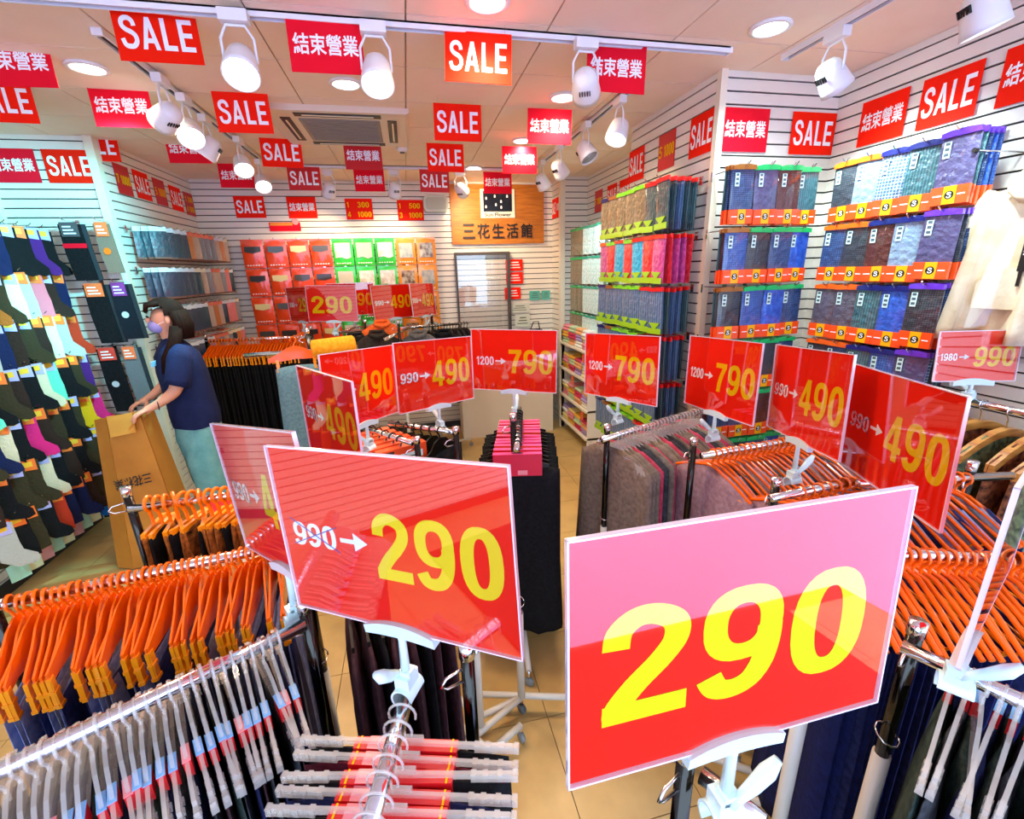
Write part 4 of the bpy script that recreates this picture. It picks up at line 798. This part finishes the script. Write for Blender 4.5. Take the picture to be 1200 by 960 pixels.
# thermal wear bags on the back wall
BW, BH = .19, .245
bb = bag_body(BW, BH, .018)
bgm = {'orange': mat('orange foil bag', 'f24a08', .35, coat=1, bump=.5, bscale=20), 'green': mat('green foil bag', '22c832', .35, coat=1, bump=.5, bscale=20), 'yellow': mat('amber foil bag', 'f0920c', .35, coat=1, bump=.5, bscale=20)}
bag_b = bb.mesh('thermal_wear_bag', bgm['orange'], True)
wins = [MB().prism([(-.07, -.10), (.0, -.112), (.07, -.095), (.07, -.05), (-.07, -.05)], -.0205, -.0185), MB().prism([(-.072, -.17), (-.02, -.16), (.03, -.18), (.072, -.165), (.072, -.03), (-.072, -.03)], -.0205, -.0185), MB().prism([(-.065, -.18), (.065, -.18), (.065, -.04), (-.065, -.04)], -.0205, -.0185)]
wins = [w.mesh('window_print', mat('dark grey knit print', '35302c', .6, coat=.6)) for w in wins]
topflap = MB().box((-BW / 2, -.008, -.012), (BW / 2, .004, .012)).mesh('header', bgm['orange'])
capt = MB()
for k in range(6): capt.box((-.07 + .024 * k, -.0175, -.225), (-.056 + .024 * k, -.0165, -.215))
capt = capt.mesh('caption', wht_m)
wc = {'orange': ['35302c', '2c2a28', 'f0dc98', '4a443c'], 'green': ['eef4ec', 'f4f4ec', 'b8c0b0'], 'yellow': ['5a3c20', '8aa0a0']}
for r in range(4):
    for k in range(9):
        c = 'orange' if k < 4 else 'green' if k < 7 else 'yellow'; x = -1.40 + .2025 * k; z = 2.06 - .265 * r
        b = obj('thermal_wear_bag', bag_b, loc=(x, 5.0, z), rot=(.06, 0, rnd.uniform(-.05, .05)), mats=[bgm[c]]); tag(b, '%s thermal wear bag, %s from left in the %s row, back wall' % (c, nth(k), RN[r]), 'package', 'thermal wear bags on the back wall')
        obj('header', topflap, b, mats=[bgm[c]]); obj('caption', capt, b)
        w = wc[c][(k + r) % len(wc[c])]; obj('window_print', wins[0 if c == 'orange' else 1 if c == 'green' else 2], b, mats=[mat('print ' + w, w, .5, coat=.6, col2='c8c0b0' if c != 'orange' else None, scale=25)])
        wall_hook(wall_back, x, 5.09, z + .01, 0, .09)
# socks on the left wall
def sock_mesh(l, w, foot=True):
    o = [(-w / 2, 0), (w / 2, 0), (w / 2, -l * .45), (w * .55, -l * .62)] + ([(w * 1.05, -l * .82), (w * 1.1, -l * .96), (w * .8, -l), (w * .1, -l * .93), (-w * .45, -l * .72)] if foot else [(w * .5, -l), (-w * .5, -l)]) + [(-w / 2, -l * .5)]
    m = MB().prism(o, -.009, .009); return m
sock_a = sock_mesh(.265, .095).mesh('hanging_socks', navy); sock_b = sock_mesh(.25, .09, False).mesh('hanging_socks', navy)
sock_card = MB().prism([(-.036, -.045), (.036, -.055), (.036, .012), (-.036, .012)], -.0115, -.0095).box((-.02, -.0125, -.03), (.02, -.0115, .0), 1).tube([(0, 0, .005), (0, 0, .02), (.008, 0, .026), (.014, 0, .018)], .0015, 5, 2).mesh('paper_band', [mat('orange paper band', 'ff7a30', .5), mat('yellow print', 'ffc838', .5), blk])
SKC = [('black', '121216'), ('olive brown', '3a3220'), ('navy', '16204a'), ('cream', 'e6d4b4'), ('salmon pink', 'e07888'), ('rust red', 'c83a20'), ('lilac', 'a88ac8'), ('mustard', 'e8b018'), ('hot pink', 'e02878'), ('pale grey', 'b8b4ac'), ('mint', '6cd8b8'), ('dark brown', '32221c'), ('orange brown', 'b06828'), ('purple', '502070')]
skm = {n: fabric('sock ' + n, c, None, bump=.4) for n, c in SKC}
sk_rows = [[2, 0, 2, 13, 0, 2], [3, 9, 4, 11, 12, 1], [1, 11, 3, 9, 5, 1], [3, 10, 0, 1, 13, 0], [1, 0, 3, 7, 8, 11], [11, 0, 1, 1, 3, 9], [9, 11, 1, 0, 5, 0]]
for r, z in enumerate([2.035, 1.78, 1.53, 1.27, 1.02, .775, .53]):
    for k in range(11):
        y = 2.60 + .095 * k; wall_hook(wall_left, -2.44, y, z + .025, PI / 2, .25)
        for q in range(2):
            ci = sk_rows[r][(k + 2 * q) % 6] if rnd.random() < .85 else rnd.choice([0, 1, 2, 11]); n_, _c = SKC[ci]; dep = .27 - .12 * q
            b = obj('hanging_socks', sock_a if rnd.random() < .65 else sock_b, loc=(-2.44 + dep, y + rnd.uniform(-.01, .01), z), rot=(0, rnd.uniform(-.05, .05), PI / 2 - .55 + rnd.uniform(-.15, .15)), mats=[skm[n_]])
            tag(b, '%s socks, %s pair on %s hook of the %s row, sock wall' % (n_, ['front', 'rear'][q], nth(k), nth(r)), 'socks', 'socks on the left wall')
            obj('paper_band', sock_card, b, mats=[MATS['orange paper band'] if rnd.random() < .6 else mat('lilac paper band', 'b8b0e8', .5), None, None])
mint_bag = mat('mint film', 'a8e0c8', .3, coat=1, bump=.5, bscale=30); mb_ = bag_body(.09, .15, .01).mesh('small_sock_bag', mint_bag, True); mhd = MB().box((-.045, -.012, -.004), (.045, .004, .014)).mesh('header', hdr['teal'])
for k in range(8):
    b = obj('small_sock_bag', mb_, loc=(-2.25, 2.72 + .09 * k, .30), rot=(0, 0, PI / 2 - .5), mats=[[mint_bag, mat('cream film', 'd8e0b8', .3, coat=1, bump=.5, bscale=30), mat('pinkish film', 'c89098', .3, coat=1, bump=.5, bscale=30)][k % 3]])
    tag(b, 'small mint-topped sock bag, %s in the lowest row of the sock wall' % nth(k), 'package', 'small sock bags low on the left wall'); obj('header', mhd, b)
t = empty('slipper_card', (-2.22, 3.46, .30), PI / 2 - .6, 'round-cornered blue felt slipper pack low beside the socks', 'package')
obj('sole', MB().prism([(-.05, -.14), (0, -.165), (.05, -.14), (.055, -.04), (.04, 0), (-.04, 0), (-.055, -.04)], -.012, .0).mesh('sole', fabric('felt blue', '1a6ab8')), t); obj('hook_card', MB().box((-.03, -.003, 0), (.03, 0, .03)).mesh('hook_card', blk_m), t)
t = empty('slipper_card', (-2.12, 3.56, .30), 0, 'navy fleece slipper sock with a pale square label', 'package')
obj('sole', MB().prism([(-.05, -.17), (0, -.19), (.05, -.17), (.055, -.05), (.04, 0), (-.04, 0), (-.055, -.05)], -.014, .0).mesh('sole', navy), t); obj('label', MB().box((-.035, -.016, -.12), (.035, -.0142, -.06)).mesh('label', mat('cream label', 'd8c8a8', .5)), t); wall_hook(wall_left_jog, -2.12, 3.71, .31, 0, .14)
t = empty('knit_gloves', (-2.02, 3.5, .36), 0, 'tan knitted gloves hanging lowest on the aqua-lit wall', 'gloves'); tan = fabric('tan knit', 'c89858', 'a87838')
for s in (-1, 1):
    m = MB().prism([(s * .01, 0), (s * .07, -.01), (s * .085, -.12), (s * .08, -.2), (s * .06, -.25), (s * .04, -.2), (s * .02, -.24), (s * .005, -.15)][::s], -.012 - .01 * s, .005 - .01 * s); obj('glove', m.mesh('glove', tan), t)
obj('hanging_tab', MB().box((-.02, -.005, -.01), (.02, .005, .03)).mesh('hanging_tab', blk_m), t); wall_hook(wall_left_jog, -2.02, 3.71, .38, 0, .2)
# big hosiery packs on the aqua-lit wall
def hosiery(x, z, w, l, c, tabc, lb, dot=None, n=2, band=None):
    wall_hook(wall_left_jog, x, 3.71, z + .02, 0, .12); t = empty('hosiery_pack', (x, 3.60, z), rnd.uniform(-.05, .1), lb, 'hosiery', 'hosiery hanging on the aqua-lit wall')
    for k in range(n):
        o = [(-w / 2, 0), (w / 2, 0), (w / 2 + .01, -l * .6), (w / 2 + .02, -l), (-w / 2 + .015, -l), (-w / 2, -l * .5)]
        obj('stocking', MB().prism([(a + .022 * k, b) for a, b in o], .012 * k, .012 * k + .01).mesh('stocking', c if k == 0 else fabric('dark grey knit', '30363c')), t)
    tb = obj('hang_card', MB().box((-w / 2 + .01, -.006, -.075), (w / 2 - .01, -.002, .01)).mesh('hang_card', tabc), t); m = MB()
    for q in range(3): rect(m, -w * .3, -.06 + .02 * q, w * .28 - .01 * q, -.052 + .02 * q, -.0065)
    obj('print', m.mesh('print', wht_m), tb)
    if dot: obj('round_sticker', MB().add([(.022 * math.cos(k * .4), -.004, -l * .55 + .022 * math.sin(k * .4)) for k in range(16)], [tuple(range(16))]).mesh('round_sticker', dot), t)
    if band: obj('wrap_band', MB().box((-w / 2, -.005, -l * .42), (w / 2 + .01, .0, -l * .34)).mesh('wrap_band', band), t)
otab = mat('orange hang card', 'ff7a40', .45, coat=.4); gtab = mat('grey hang card', '4a4c50', .45, coat=.4); ost = mat('orange sticker', 'ff7818', .45); wst = mat('white sticker', 'c8ccd0', .45)
hosiery(-2.04, 2.08, .115, .34, blk, gtab, 'black ankle socks with dark grey card, top left of the aqua wall hosiery', band=red2_m)
hosiery(-1.865, 2.08, .09, .30, fabric('taupe nylon', '857060'), otab, 'taupe stocking with an orange round sticker', dot=ost, n=1)
hosiery(-2.0, 1.71, .12, .38, blk, otab, 'long black tights with orange card at the middle of the aqua wall')
hosiery(-1.86, 1.71, .10, .36, fabric('blue black nylon', '161c26'), mat('violet hang card', '8a3a90', .45), 'blue-black tights with a violet card beside the black ones', dot=wst, n=2)
hosiery(-2.03, 1.29, .115, .44, blk, mat('red hang card', 'e04030', .45, coat=.4), 'long black stockings with a red card above the cardboard', dot=wst, n=1)
hosiery(-1.90, 1.29, .09, .40, fabric('mid grey knit', '70787c'), otab, 'grey ribbed stockings with orange card behind the cardboard', n=2)
# ------------------------------------------------------------------ cream hooded jacket on the right wall
cream = fabric('cream fleece', 'f4e4c4', 'e8d4ae', scale=20, bump=.15)
j = empty('hooded_jacket', (2.12, 1.215, 1.97), -PI / 2 + .06, 'cream hooded half-zip jacket in clear plastic hanging on the right wall', 'jacket')
obj('body', top_mesh(.40, .55, .09, 3, neck=.08, slope=.5).mesh('body', cream, True), j)
for sx in (-1, 1): obj('sleeve', MB().tube([(sx * .15, .0, -.04), (sx * .215, .0, -.14), (sx * .24, .02, -.32), (sx * .24, .03, -.48), (sx * .225, .03, -.56)], .05, 12, rs=[.045, .055, .052, .045, .034]).mesh('sleeve', cream, True), j)
obj('hood', MB().tube([(-.09, -.03, -.02), (-.08, .02, .035), (0, .045, .06), (.08, .02, .035), (.09, -.03, -.02), (.05, -.055, -.05), (0, -.06, -.06), (-.05, -.055, -.05), (-.09, -.03, -.02)], .03, 10).mesh('hood', cream, True), j)
obj('front_pocket', MB().prism([(-.12, -.43), (.12, -.43), (.12, -.34), (.08, -.29), (-.08, -.29), (-.12, -.34)], -.066, -.04).mesh('front_pocket', cream), j)
z_ = obj('zip_tape', MB().box((-.012, -.072, -.30), (.012, -.055, -.02)).mesh('zip_tape', blk_m), j)
m = MB(); V = MB(); write(V, 'BEAUTIFUL', .0, -.005, .20, .008, 0, font=True, off=.015)
m.add([(-v[2] - .0 + .002, -.073, -.06 - v[0]) for v in V.v], V.f); obj('tape_lettering', m.mesh('tape_lettering', wht_m), z_); obj('zip_puller', MB().box((-.004, -.074, -.35), (.004, -.068, -.30)).mesh('zip_puller', blk_m), z_)
obj('neck_card', MB().prism([(-.045, .0), (.045, .0), (.035, .05), (0, .065), (-.035, .05)], -.03, -.026).mesh('neck_card', cardorange), j)
obj('hanger_hook', MB().tube([(x * 1.6, 0, z * 1.6 + .11) for x, _, z in hook_pts(.018, -.05)], .003, 6).mesh('hanger_hook', clear_pl, True), j)
pb = top_mesh(.50, .60, .13, 4, neck=.03, slope=.35); obj('plastic_cover', pb.mesh('plastic_cover', acrylic, True), j)
t = empty('faceout_hook', (2.22, 1.215, 2.08), -PI / 2, 'chrome wall hook carrying the cream hooded jacket', 'hook'); obj('arm', MB().tube([(0, 0, 0), (0, -.13, 0), (0, -.14, .015)], .004, 8).mesh('arm', chrome, True), t); obj('plate', MB().box((-.015, -.004, -.05), (.015, .0, .03)).mesh('plate', chrome), t)
t = empty('faceout_hook', (2.22, 1.40, 2.08), -PI / 2, 'bare wall hook with a black tip left of the cream jacket', 'hook'); obj('arm', MB().tube([(0, 0, 0), (0, -.22, 0)], .003, 8).mesh('arm', chrome, True), t); obj('tip', MB().tube([(0, -.22, 0), (0, -.235, 0)], .008, 8).mesh('tip', blk_m), t)

# ------------------------------------------------------------------ towel shelves beyond the column
sh = empty('towel_shelf_unit', (1.86, 4.35, 0), 0, 'white shelf unit stacked with folded towels beyond the right column', 'shelves')
for z in (.97, .70, .40, .12): obj('shelf', MB().box((-.30, -.42, z - .012), (0, .38, z + .008)).mesh('shelf', trim_m), sh)
for y in (-.42, .37): obj('side_panel', MB().box((-.28, y, 0), (0, y + .012, 1.1)).mesh('side_panel', white_m), sh)
tw = MB()
for k in range(2):
    o = [(-.12, .0), (.12, .0), (.128, .010), (.128, .022), (.12, .03), (-.12, .03), (-.125, .015)]
tw.prism(o, -.085, .085); tw.prism([(-.119, .0135), (.13, .0135), (.13, .0165), (-.119, .0165)], -.086, .086)
tw = tw.mesh('folded_towel', wht_m); TC = [('pink', 'e8909a'), ('pale yellow', 'f0dc90'), ('white', 'f0ece0'), ('lilac', 'b8a0d0'), ('peach', 'f0b078'), ('rose red', 'd84060'), ('pale green', 'c8dcb0'), ('amber', 'e8b040')]
for si, z in enumerate((.978, .708, .408, .128)):
    for p_ in range(4):
        for q in range(5 if si else 6):
            cn, ch = TC[(p_ * 2 + si + q // 2) % 8]
            o = obj('folded_towel', tw, loc=(1.71 + rnd.uniform(-.008, .008), 4.03 + .19 * p_, z + .0315 * q), rot=(0, 0, PI + rnd.uniform(-.05, .05)), mats=[fabric('towel ' + cn, ch, bump=.5)])
            tag(o, '%s folded towel, %s from the bottom of the %s pile, %s shelf' % (cn, nth(q), nth(p_), ['top', 'upper middle', 'lower middle', 'lowest'][si]), 'towel', 'folded towels on the shelf unit')
for y, z in ((4.0, .93), (4.3, .66), (4.02, .36)):
    obj('price_tag', MB().box((-.305, -.03 + y - 4.35, z - .06), (-.302, .03 + y - 4.35, z + .02)).mesh('price_tag', cardorange), sh)

# ------------------------------------------------------------------ cash counter zone and clutter in the middle background
t = empty('cash_counter', (1.0, 4.62, 0), 0, 'low white cash counter in front of the back doorway', 'counter')
obj('body', MB().box((-.55, 0, 0), (.45, .30, 1.0)).mesh('body', trim_m), t); obj('top', MB().box((-.57, -.03, 1.0), (.47, .32, 1.03)).mesh('top', white_m), t)
t = empty('handbag', (1.28, 4.7, 1.03), .3, 'small dark handbag with a curved strap on the cash counter', 'bag')
obj('body', MB().prism([(-.08, 0), (.08, 0), (.07, .09), (-.05, .10)], -.03, .03).mesh('body', blk), t); obj('strap', MB().tube([(-.06, 0, .09), (-.02, 0, .17), (.04, 0, .17), (.06, 0, .08)], .006, 6).mesh('strap', brown, True), t)
t = empty('card_reader', (.75, 4.7, 1.03), -.2, 'small grey payment terminal on the cash counter', 'terminal'); obj('body', MB().prism([(-.03, 0), (.03, 0), (.03, .03), (-.03, .05)], -.06, .06).mesh('body', mat('grey plastic', '777a7c', .5)), t); obj('screen', MB().box((-.02, -.05, .045), (.02, 0, .052)).mesh('screen', blk_m), t)
def jacket_dome(x, y, z, w, c, cn, lb, yaw=0):
    g = tag(obj('padded_jacket', top_mesh(w, .62, .12, int(x * 100) % 97, neck=.06, slope=.55).mesh('padded_jacket', c, True), loc=(x, y, z), rot=(0, 0, yaw)), lb, 'jacket', 'jackets on the far middle rack')
    obj('collar', MB().tube([(-.06, -.04, -.01), (0, -.07, -.03), (.06, -.04, -.01), (.05, .03, .01), (-.05, .03, .01), (-.06, -.04, -.01)], .016, 8).mesh('collar', c, True), g); return g
bk = fabric('brown black padding', '2a2320', '3a302a'); org = fabric('orange padding', 'f05818', 'f87838'); orr = fabric('amber fleece', 'f09010', 'f8a828')
jacket_dome(-.28, 3.95, 1.26, .46, bk, '', 'brown-black padded jacket with the broadest shoulders, far middle rack', .1)
jacket_dome(-.24, 4.08, 1.33, .34, org, '', 'bright orange padded jacket behind the brown-black one', .1)
jacket_dome(.06, 3.95, 1.24, .40, fabric('grey padding', '5a5654', '6c6866'), '', 'grey padded jacket right of the brown-black one', -.4)
jacket_dome(.28, 4.1, 1.22, .38, blk, '', 'black jacket at the right end of the far middle rack', -.3)
jacket_dome(-.46, 4.0, 1.24, .36, blk, '', 'black jacket at the left end of the far middle rack', .2)
hang_row('black', (.15, 4.36), (.54, 4.44), 14, 1.25, TOPS, [(blk, 'black'), (char, 'charcoal')], 'the far rail before the yellow packages', 'black hanger', 'top', drop=-.05)
hang_row('orange', (-.94, 4.40), (-.94, 4.10), 10, 1.24, TRL, [(blk, 'black')], 'the short far rail under the narrow 290 sign', 'orange clip hanger', 'trousers', drop=-.165)
p0 = aty(391, 408, 3.0)
o = tag(obj('folded_fleece', MB().tube([(-.13, 0, 0), (-.12, 0, 0), (.12, 0, 0.01), (.13, 0, .01)], .06, 14, rs=[.045, .06, .06, .045]).mesh('folded_fleece', orr, True), loc=tuple(p0), rot=(0, 0, .25)), 'amber orange rolled fleece hanging over the rack behind the grey-teal trousers', 'clothes')
rack('chrome arm rack carrying the grey-teal trousers and the amber fleece', [[(-.98, 2.95), (p0[0] + .14, 3.02)]], [(-.62, 3.0, 1.42, .7)], [((-.9, 2.95), (-.4, 3.05))], zr=float(p0[2]) - .005)
g0 = aty(348, 428, 2.9)
o = tag(obj('trousers', trousers_mesh(.24, .75, .03, 77, flare=.15).mesh('trousers', teal, True), loc=tuple(g0), rot=(0, 0, .35)), 'grey-teal fleece trousers hanging beside the black ones', 'clothes')
h = tag(obj('orange_hanger', KITS['orange'][1], loc=(g0[0], g0[1], g0[2] + .15), rot=(0, 0, .35)), 'orange hanger holding the grey-teal trousers', 'hanger')
for pn, pm, pl_ in KITS['orange'][2]: obj(pn, pm, h, (pl_[0] * .7, 0, pl_[2]))
# orange shoe-box style sleeves near the 90 sign
ob = MB().box((-.11, -.02, -.05), (.11, .02, .02)).box((-.02, -.0205, -.04), (.09, -.0201, -.01), 1).box((-.10, -.0206, .0), (-.04, -.0202, .012), 2).mesh('boxed_leggings', [cardorange, mat('pale sticker', 'd8f4ea', .4), blk_m])
b0 = atz(470, 528, 1.0)
rack('small chrome rack carrying the orange leggings boxes', [[(b0[0] - .22, b0[1] + .28), (b0[0] + .05, b0[1] - .06)]], [(b0[0] + .07, b0[1] - .09, 1.09)], [((b0[0] - .1, b0[1]), (b0[0] + .1, b0[1] - .1))])
for k in range(6):
    o = tag(obj('boxed_leggings', ob, loc=(b0[0] - .032 * k, b0[1] + .045 * k, 1.0), rot=(0, 0, .45)), 'orange leggings box with pale sticker, %s on the rack below the 90 sign' % nth(k), 'package', 'orange leggings boxes')
    h = tag(obj('black_hanger', KITS['black'][1], loc=(b0[0] - .032 * k, b0[1] + .045 * k, 1.05), rot=(0, 0, .45)), 'black hanger of the %s orange leggings box' % nth(k), 'hanger', 'hangers of the orange leggings boxes')
# red box stack on the floor side of the woman
for k in range(5):
    o = tag(obj('stocking_box', MB().box((-.08, -.10, 0), (.08, .10, .05)).box((-.081, -.101, .015), (-.03, .101, .035), 1).mesh('stocking_box', [wine if k % 2 else cardred, mat('pale label', 'f0c890', .5)]), loc=(-1.02 + .03 * (k % 2), 2.35, .36 + .052 * k), rot=(0, 0, .2 * (k % 3))), '%s stocking box from the bottom of the pile below the woman' % nth(k), 'package', 'stocking boxes piled below the woman')
t = empty('low_stand', (-1.0, 2.35, 0), 0, 'low white stand under the stocking boxes', 'stand'); obj('top', MB().box((-.16, -.16, .33), (.16, .16, .36)).mesh('top', trim_m), t)
for sx in (-1, 1):
    for sy in (-1, 1): obj('leg', MB().tube([(sx * .14, sy * .14, 0), (sx * .14, sy * .14, .33)], .012, 8).mesh('leg', whitepole, True), t)

# ------------------------------------------------------------------ shop assistant
skin = mat('skin', 'e8a888', .5, col2='e09a7c', scale=4); hairm = mat('dark brown hair', '1e0e0a', .8, col2='2c1610', scale=30, stretch=(6, 6, 1), spec=.05)
def skinned(name, verts, edges, radii, m, parent=None, loc=(0, 0, 0), root=0, sub=2):
    me = bpy.data.meshes.new(name); me.from_pydata(verts, edges, []); me.materials.append(m); o = obj(name, me, parent, loc)
    md = o.modifiers.new('skin', 'SKIN'); md.use_smooth_shade = True; md.branch_smoothing = .6; sv = me.skin_vertices[0].data
    for i, r in enumerate(radii): sv[i].radius = r if isinstance(r, tuple) else (r, r); sv[i].use_root = i == root
    ss = o.modifiers.new('subsurf', 'SUBSURF'); ss.levels = ss.render_levels = sub; return o
PX_, PY_ = -1.42, 3.22
person = empty('person', (PX_, PY_, 0), .5, 'person in a navy t-shirt, teal cropped trousers and lilac face mask folding a cardboard sheet', 'person')
V, E_, Rr = [], [], []
def add(p, r, par=None):
    V.append(p); Rr.append(r)
    if par is not None: E_.append((par, len(V) - 1))
    return len(V) - 1
pel = add((0, 0, .84), .115); sp = add((-.005, 0, 1.02), .105, pel); ch = add((-.02, 0, 1.22), .11, sp); nb = add((-.03, 0, 1.35), .05, ch); nk = add((-.035, 0, 1.41), .042, nb)
jw = add((-.05, 0, 1.455), (.066, .06), nk); hc = add((-.045, 0, 1.51), (.082, .076), jw); ht = add((-.035, 0, 1.575), (.058, .055), hc)
for s in (-1, 1):
    sh_ = add((-.01, s * .135, 1.315), .055, ch); el = add((-.085, s * .20, 1.09), .038, sh_); wr = add((-.19, s * .15 - .03, 1.025), .026, el); pm = add((-.24, s * .14 - .03, 1.005), (.034, .018), wr)
    for f, (dy, L, dz) in enumerate([(-.027, .058, -.01), (-.009, .066, -.006), (.009, .062, -.008), (.026, .05, -.014)]):
        a = add((-.275, s * .14 - .03 + dy, .995), .0095, pm); b = add((-.275 - L * .5, s * .14 - .03 + dy * 1.1, .985 + dz), .0085, a); add((-.275 - L * .7, s * .14 - .03 + dy * 1.1, .962 + dz * 2), .0075, b)
    a = add((-.225, s * .14 - .03 - s * .04, .99), .011, pm); add((-.25, s * .14 - .03 - s * .055, .968), .009, a)
    hp = add((.0, s * .09, .78), .095, pel); kn = add((-.02, s * .10, .46), .058, hp); an = add((.03, s * .10, .10), .038, kn); add((-.05, s * .105, .045), (.04, .032), an); add((-.13, s * .11, .035), (.035, .025), len(V) - 1)
body = skinned('body', V, E_, Rr, skin, person)
# shirt, trousers
def loft(rings, n=20):
    m = MB(); vs = []
    for (cx, cy, z, rx, ry) in rings:
        for k in range(n): a = 2 * PI * k / n; vs.append((cx + rx * math.cos(a), cy + ry * math.sin(a), z + .004 * math.sin(5 * a + z * 9)))
    m.add(vs, [(i * n + k, i * n + (k + 1) % n, (i + 1) * n + (k + 1) % n, (i + 1) * n + k) for i in range(len(rings) - 1) for k in range(n)]); return m
shirt = loft([(.0, 0, .83, .135, .185), (.0, 0, .90, .14, .19), (-.005, 0, 1.02, .135, .18), (-.015, 0, 1.18, .135, .18), (-.02, 0, 1.28, .12, .175), (-.025, 0, 1.335, .085, .12), (-.03, 0, 1.37, .055, .06), (-.03, 0, 1.385, .05, .052)])
navyt = fabric('navy cotton t-shirt', '141c40', '1c2650', scale=8)
shirt_o = obj('t_shirt', shirt.mesh('t_shirt', navyt, True), person)
for s in (-1, 1): obj('sleeve', MB().tube([(-.01, s * .11, 1.32), (-.03, s * .165, 1.26), (-.065, s * .195, 1.15), (-.078, s * .20, 1.12)], .06, 14, rs=[.06, .068, .064, .066]).mesh('sleeve', navyt, True), shirt_o)
obj('name_badge', MB().box((-.003, -.03, -.015), (.003, .03, .015)).mesh('name_badge', mat('pale blue badge', '9cc8e8', .4)), shirt_o, (-.150, -.07, 1.25), (0, .1, -.5))
tealm = fabric('washed teal denim', '5f9c9c', '7ab4b0', scale=12)
tr_ = obj('trousers', loft([(.0, 0, .62, .12, .19), (.0, 0, .74, .135, .19), (.0, 0, .88, .125, .175)]).mesh('trousers', tealm, True), person)
for s in (-1, 1): obj('trouser_leg', MB().tube([(0, s * .09, .76), (-.01, s * .10, .6), (.0, s * .105, .42), (.01, s * .105, .36)], .1, 16, rs=[.10, .105, .10, .098], cap=False).mesh('trouser_leg', tealm, True), tr_)
# hair, mask, face
def ellipsoid(c, r, nu=18, nv=12, cut=None):
    m = MB(); vs = [(c[0] + r[0] * math.sin(PI * j / nv) * math.cos(2 * PI * i / nu), c[1] + r[1] * math.sin(PI * j / nv) * math.sin(2 * PI * i / nu), c[2] + r[2] * math.cos(PI * j / nv)) for j in range(nv + 1) for i in range(nu)]
    fs = [(j * nu + i, j * nu + (i + 1) % nu, (j + 1) * nu + (i + 1) % nu, (j + 1) * nu + i) for j in range(nv) for i in range(nu)]
    if cut: fs = [f for f in fs if not cut(tuple(sum(vs[k][q] for k in f) / 4 for q in range(3)))]
    m.add(vs, fs); return m
hm = ellipsoid((-.03, 0, 1.525), (.105, .096, .105), cut=lambda p: p[0] < -.06 and p[2] < 1.565 or p[0] < -.02 and p[2] < 1.53 or p[2] < 1.44)
for k in range(15):
    a = -1.25 + 2.5 * k / 14; hm.tube([(-.03 + .09 * math.cos(a), .088 * math.sin(a), 1.55), (-.02 + .10 * math.cos(a), .095 * math.sin(a), 1.46), (-.01 + .085 * math.cos(a), .085 * math.sin(a), 1.38)], .02, 6, rs=[.022, .024, .016])
for k in range(7): y = -.07 + .0233 * k; hm.tube([(-.06, y, 1.615 - abs(y) * .3), (-.115, y, 1.585), (-.128, y * .95, 1.545)], .012, 6, rs=[.014, .013, .006])
hm.tube([(.0, -.08, 1.45), (-.03, -.115, 1.36), (-.09, -.135, 1.27), (-.12, -.12, 1.19)], .03, 8, rs=[.035, .036, .028, .008])
obj('hair', hm.mesh('hair', hairm, True), person)
mk = ellipsoid((-.075, 0, 1.462), (.058, .056, .046), cut=lambda p: p[0] > -.07); mo = obj('face_mask', mk.mesh('face_mask', mat('lilac face mask', 'a8a0e0', .7, col2='9890d4', kind='wave', scale=40), True), person)
for s in (-1, 1): obj('ear_loop', MB().tube([(-.085, s * .062, 1.475), (-.05, s * .078, 1.49), (-.03, s * .082, 1.50)], .0015, 5).mesh('ear_loop', wht_m), mo)
for s in (-1, 1):
    obj('eye', ellipsoid((0, 0, 0), (.006, .013, .0065), 10, 6).mesh('eye', blk_m, True), person, (-.122, s * .032, 1.52)); obj('ear', ellipsoid((0, 0, 0), (.016, .008, .027), 10, 8).mesh('ear', skin, True), person, (-.035, s * .084, 1.50))
obj('nose', ellipsoid((0, 0, 0), (.016, .011, .02), 10, 8).mesh('nose', skin, True), person, (-.120, 0, 1.50))
obj('wristband', MB().tube([(-.185, -.18 + .03 * math.cos(k * .6), 1.025 + .03 * math.sin(k * .6)) for k in range(12)], .003, 5).mesh('wristband', brown), person)
# cardboard the assistant is folding
card = mat('brown corrugated card', 'c8862c', .75, col2='b87420', scale=5); cb = empty('cardboard_carton', (-1.73, 2.98, .0), .1, 'large flattened brown cardboard carton standing open in the hands of the person', 'carton')
def sheet(name, pts, th, m=card):
    n = (Vector(pts[1]) - Vector(pts[0])).cross(Vector(pts[3]) - Vector(pts[0])).normalized() * th; mb = MB()
    mb.add([tuple(Vector(p)) for p in pts] + [tuple(Vector(p) + n) for p in pts], [(0, 1, 2, 3), (7, 6, 5, 4), (0, 4, 5, 1), (1, 5, 6, 2), (2, 6, 7, 3), (3, 7, 4, 0)]); return obj(name, mb.mesh(name, m), cb)
sheet('side_flap', [(-.20, -.02, .01), (-.10, -.07, .01), (-.02, -.05, .985), (-.10, .0, .965)], .005)
fr_ = sheet('front_panel', [(-.10, -.07, .01), (.20, -.05, .01), (.13, -.03, 1.0), (-.02, -.05, .985)], .005)
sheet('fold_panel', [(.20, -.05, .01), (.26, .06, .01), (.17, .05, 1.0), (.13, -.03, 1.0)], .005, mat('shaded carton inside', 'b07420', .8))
sheet('rear_panel', [(.26, .06, .01), (-.16, .08, .01), (-.08, .07, .92), (.17, .05, .96)], .005)
sheet('top_flap', [(-.02, -.051, .99), (.10, -.04, .995), (.12, -.10, .89), (.0, -.11, .88)], .004)
m = MB(); W2 = MB(); write(W2, '三花棉業', 0, 0, .20, .045, 0, font=True, off=.02)
m.add([(.125 - v[0] * .95, -.084, .62 - v[2] * 1.5 + .12 * (.1 - v[0])) for v in W2.v], W2.f); obj('printed_characters', m.mesh('printed_characters', blk_m), fr_)
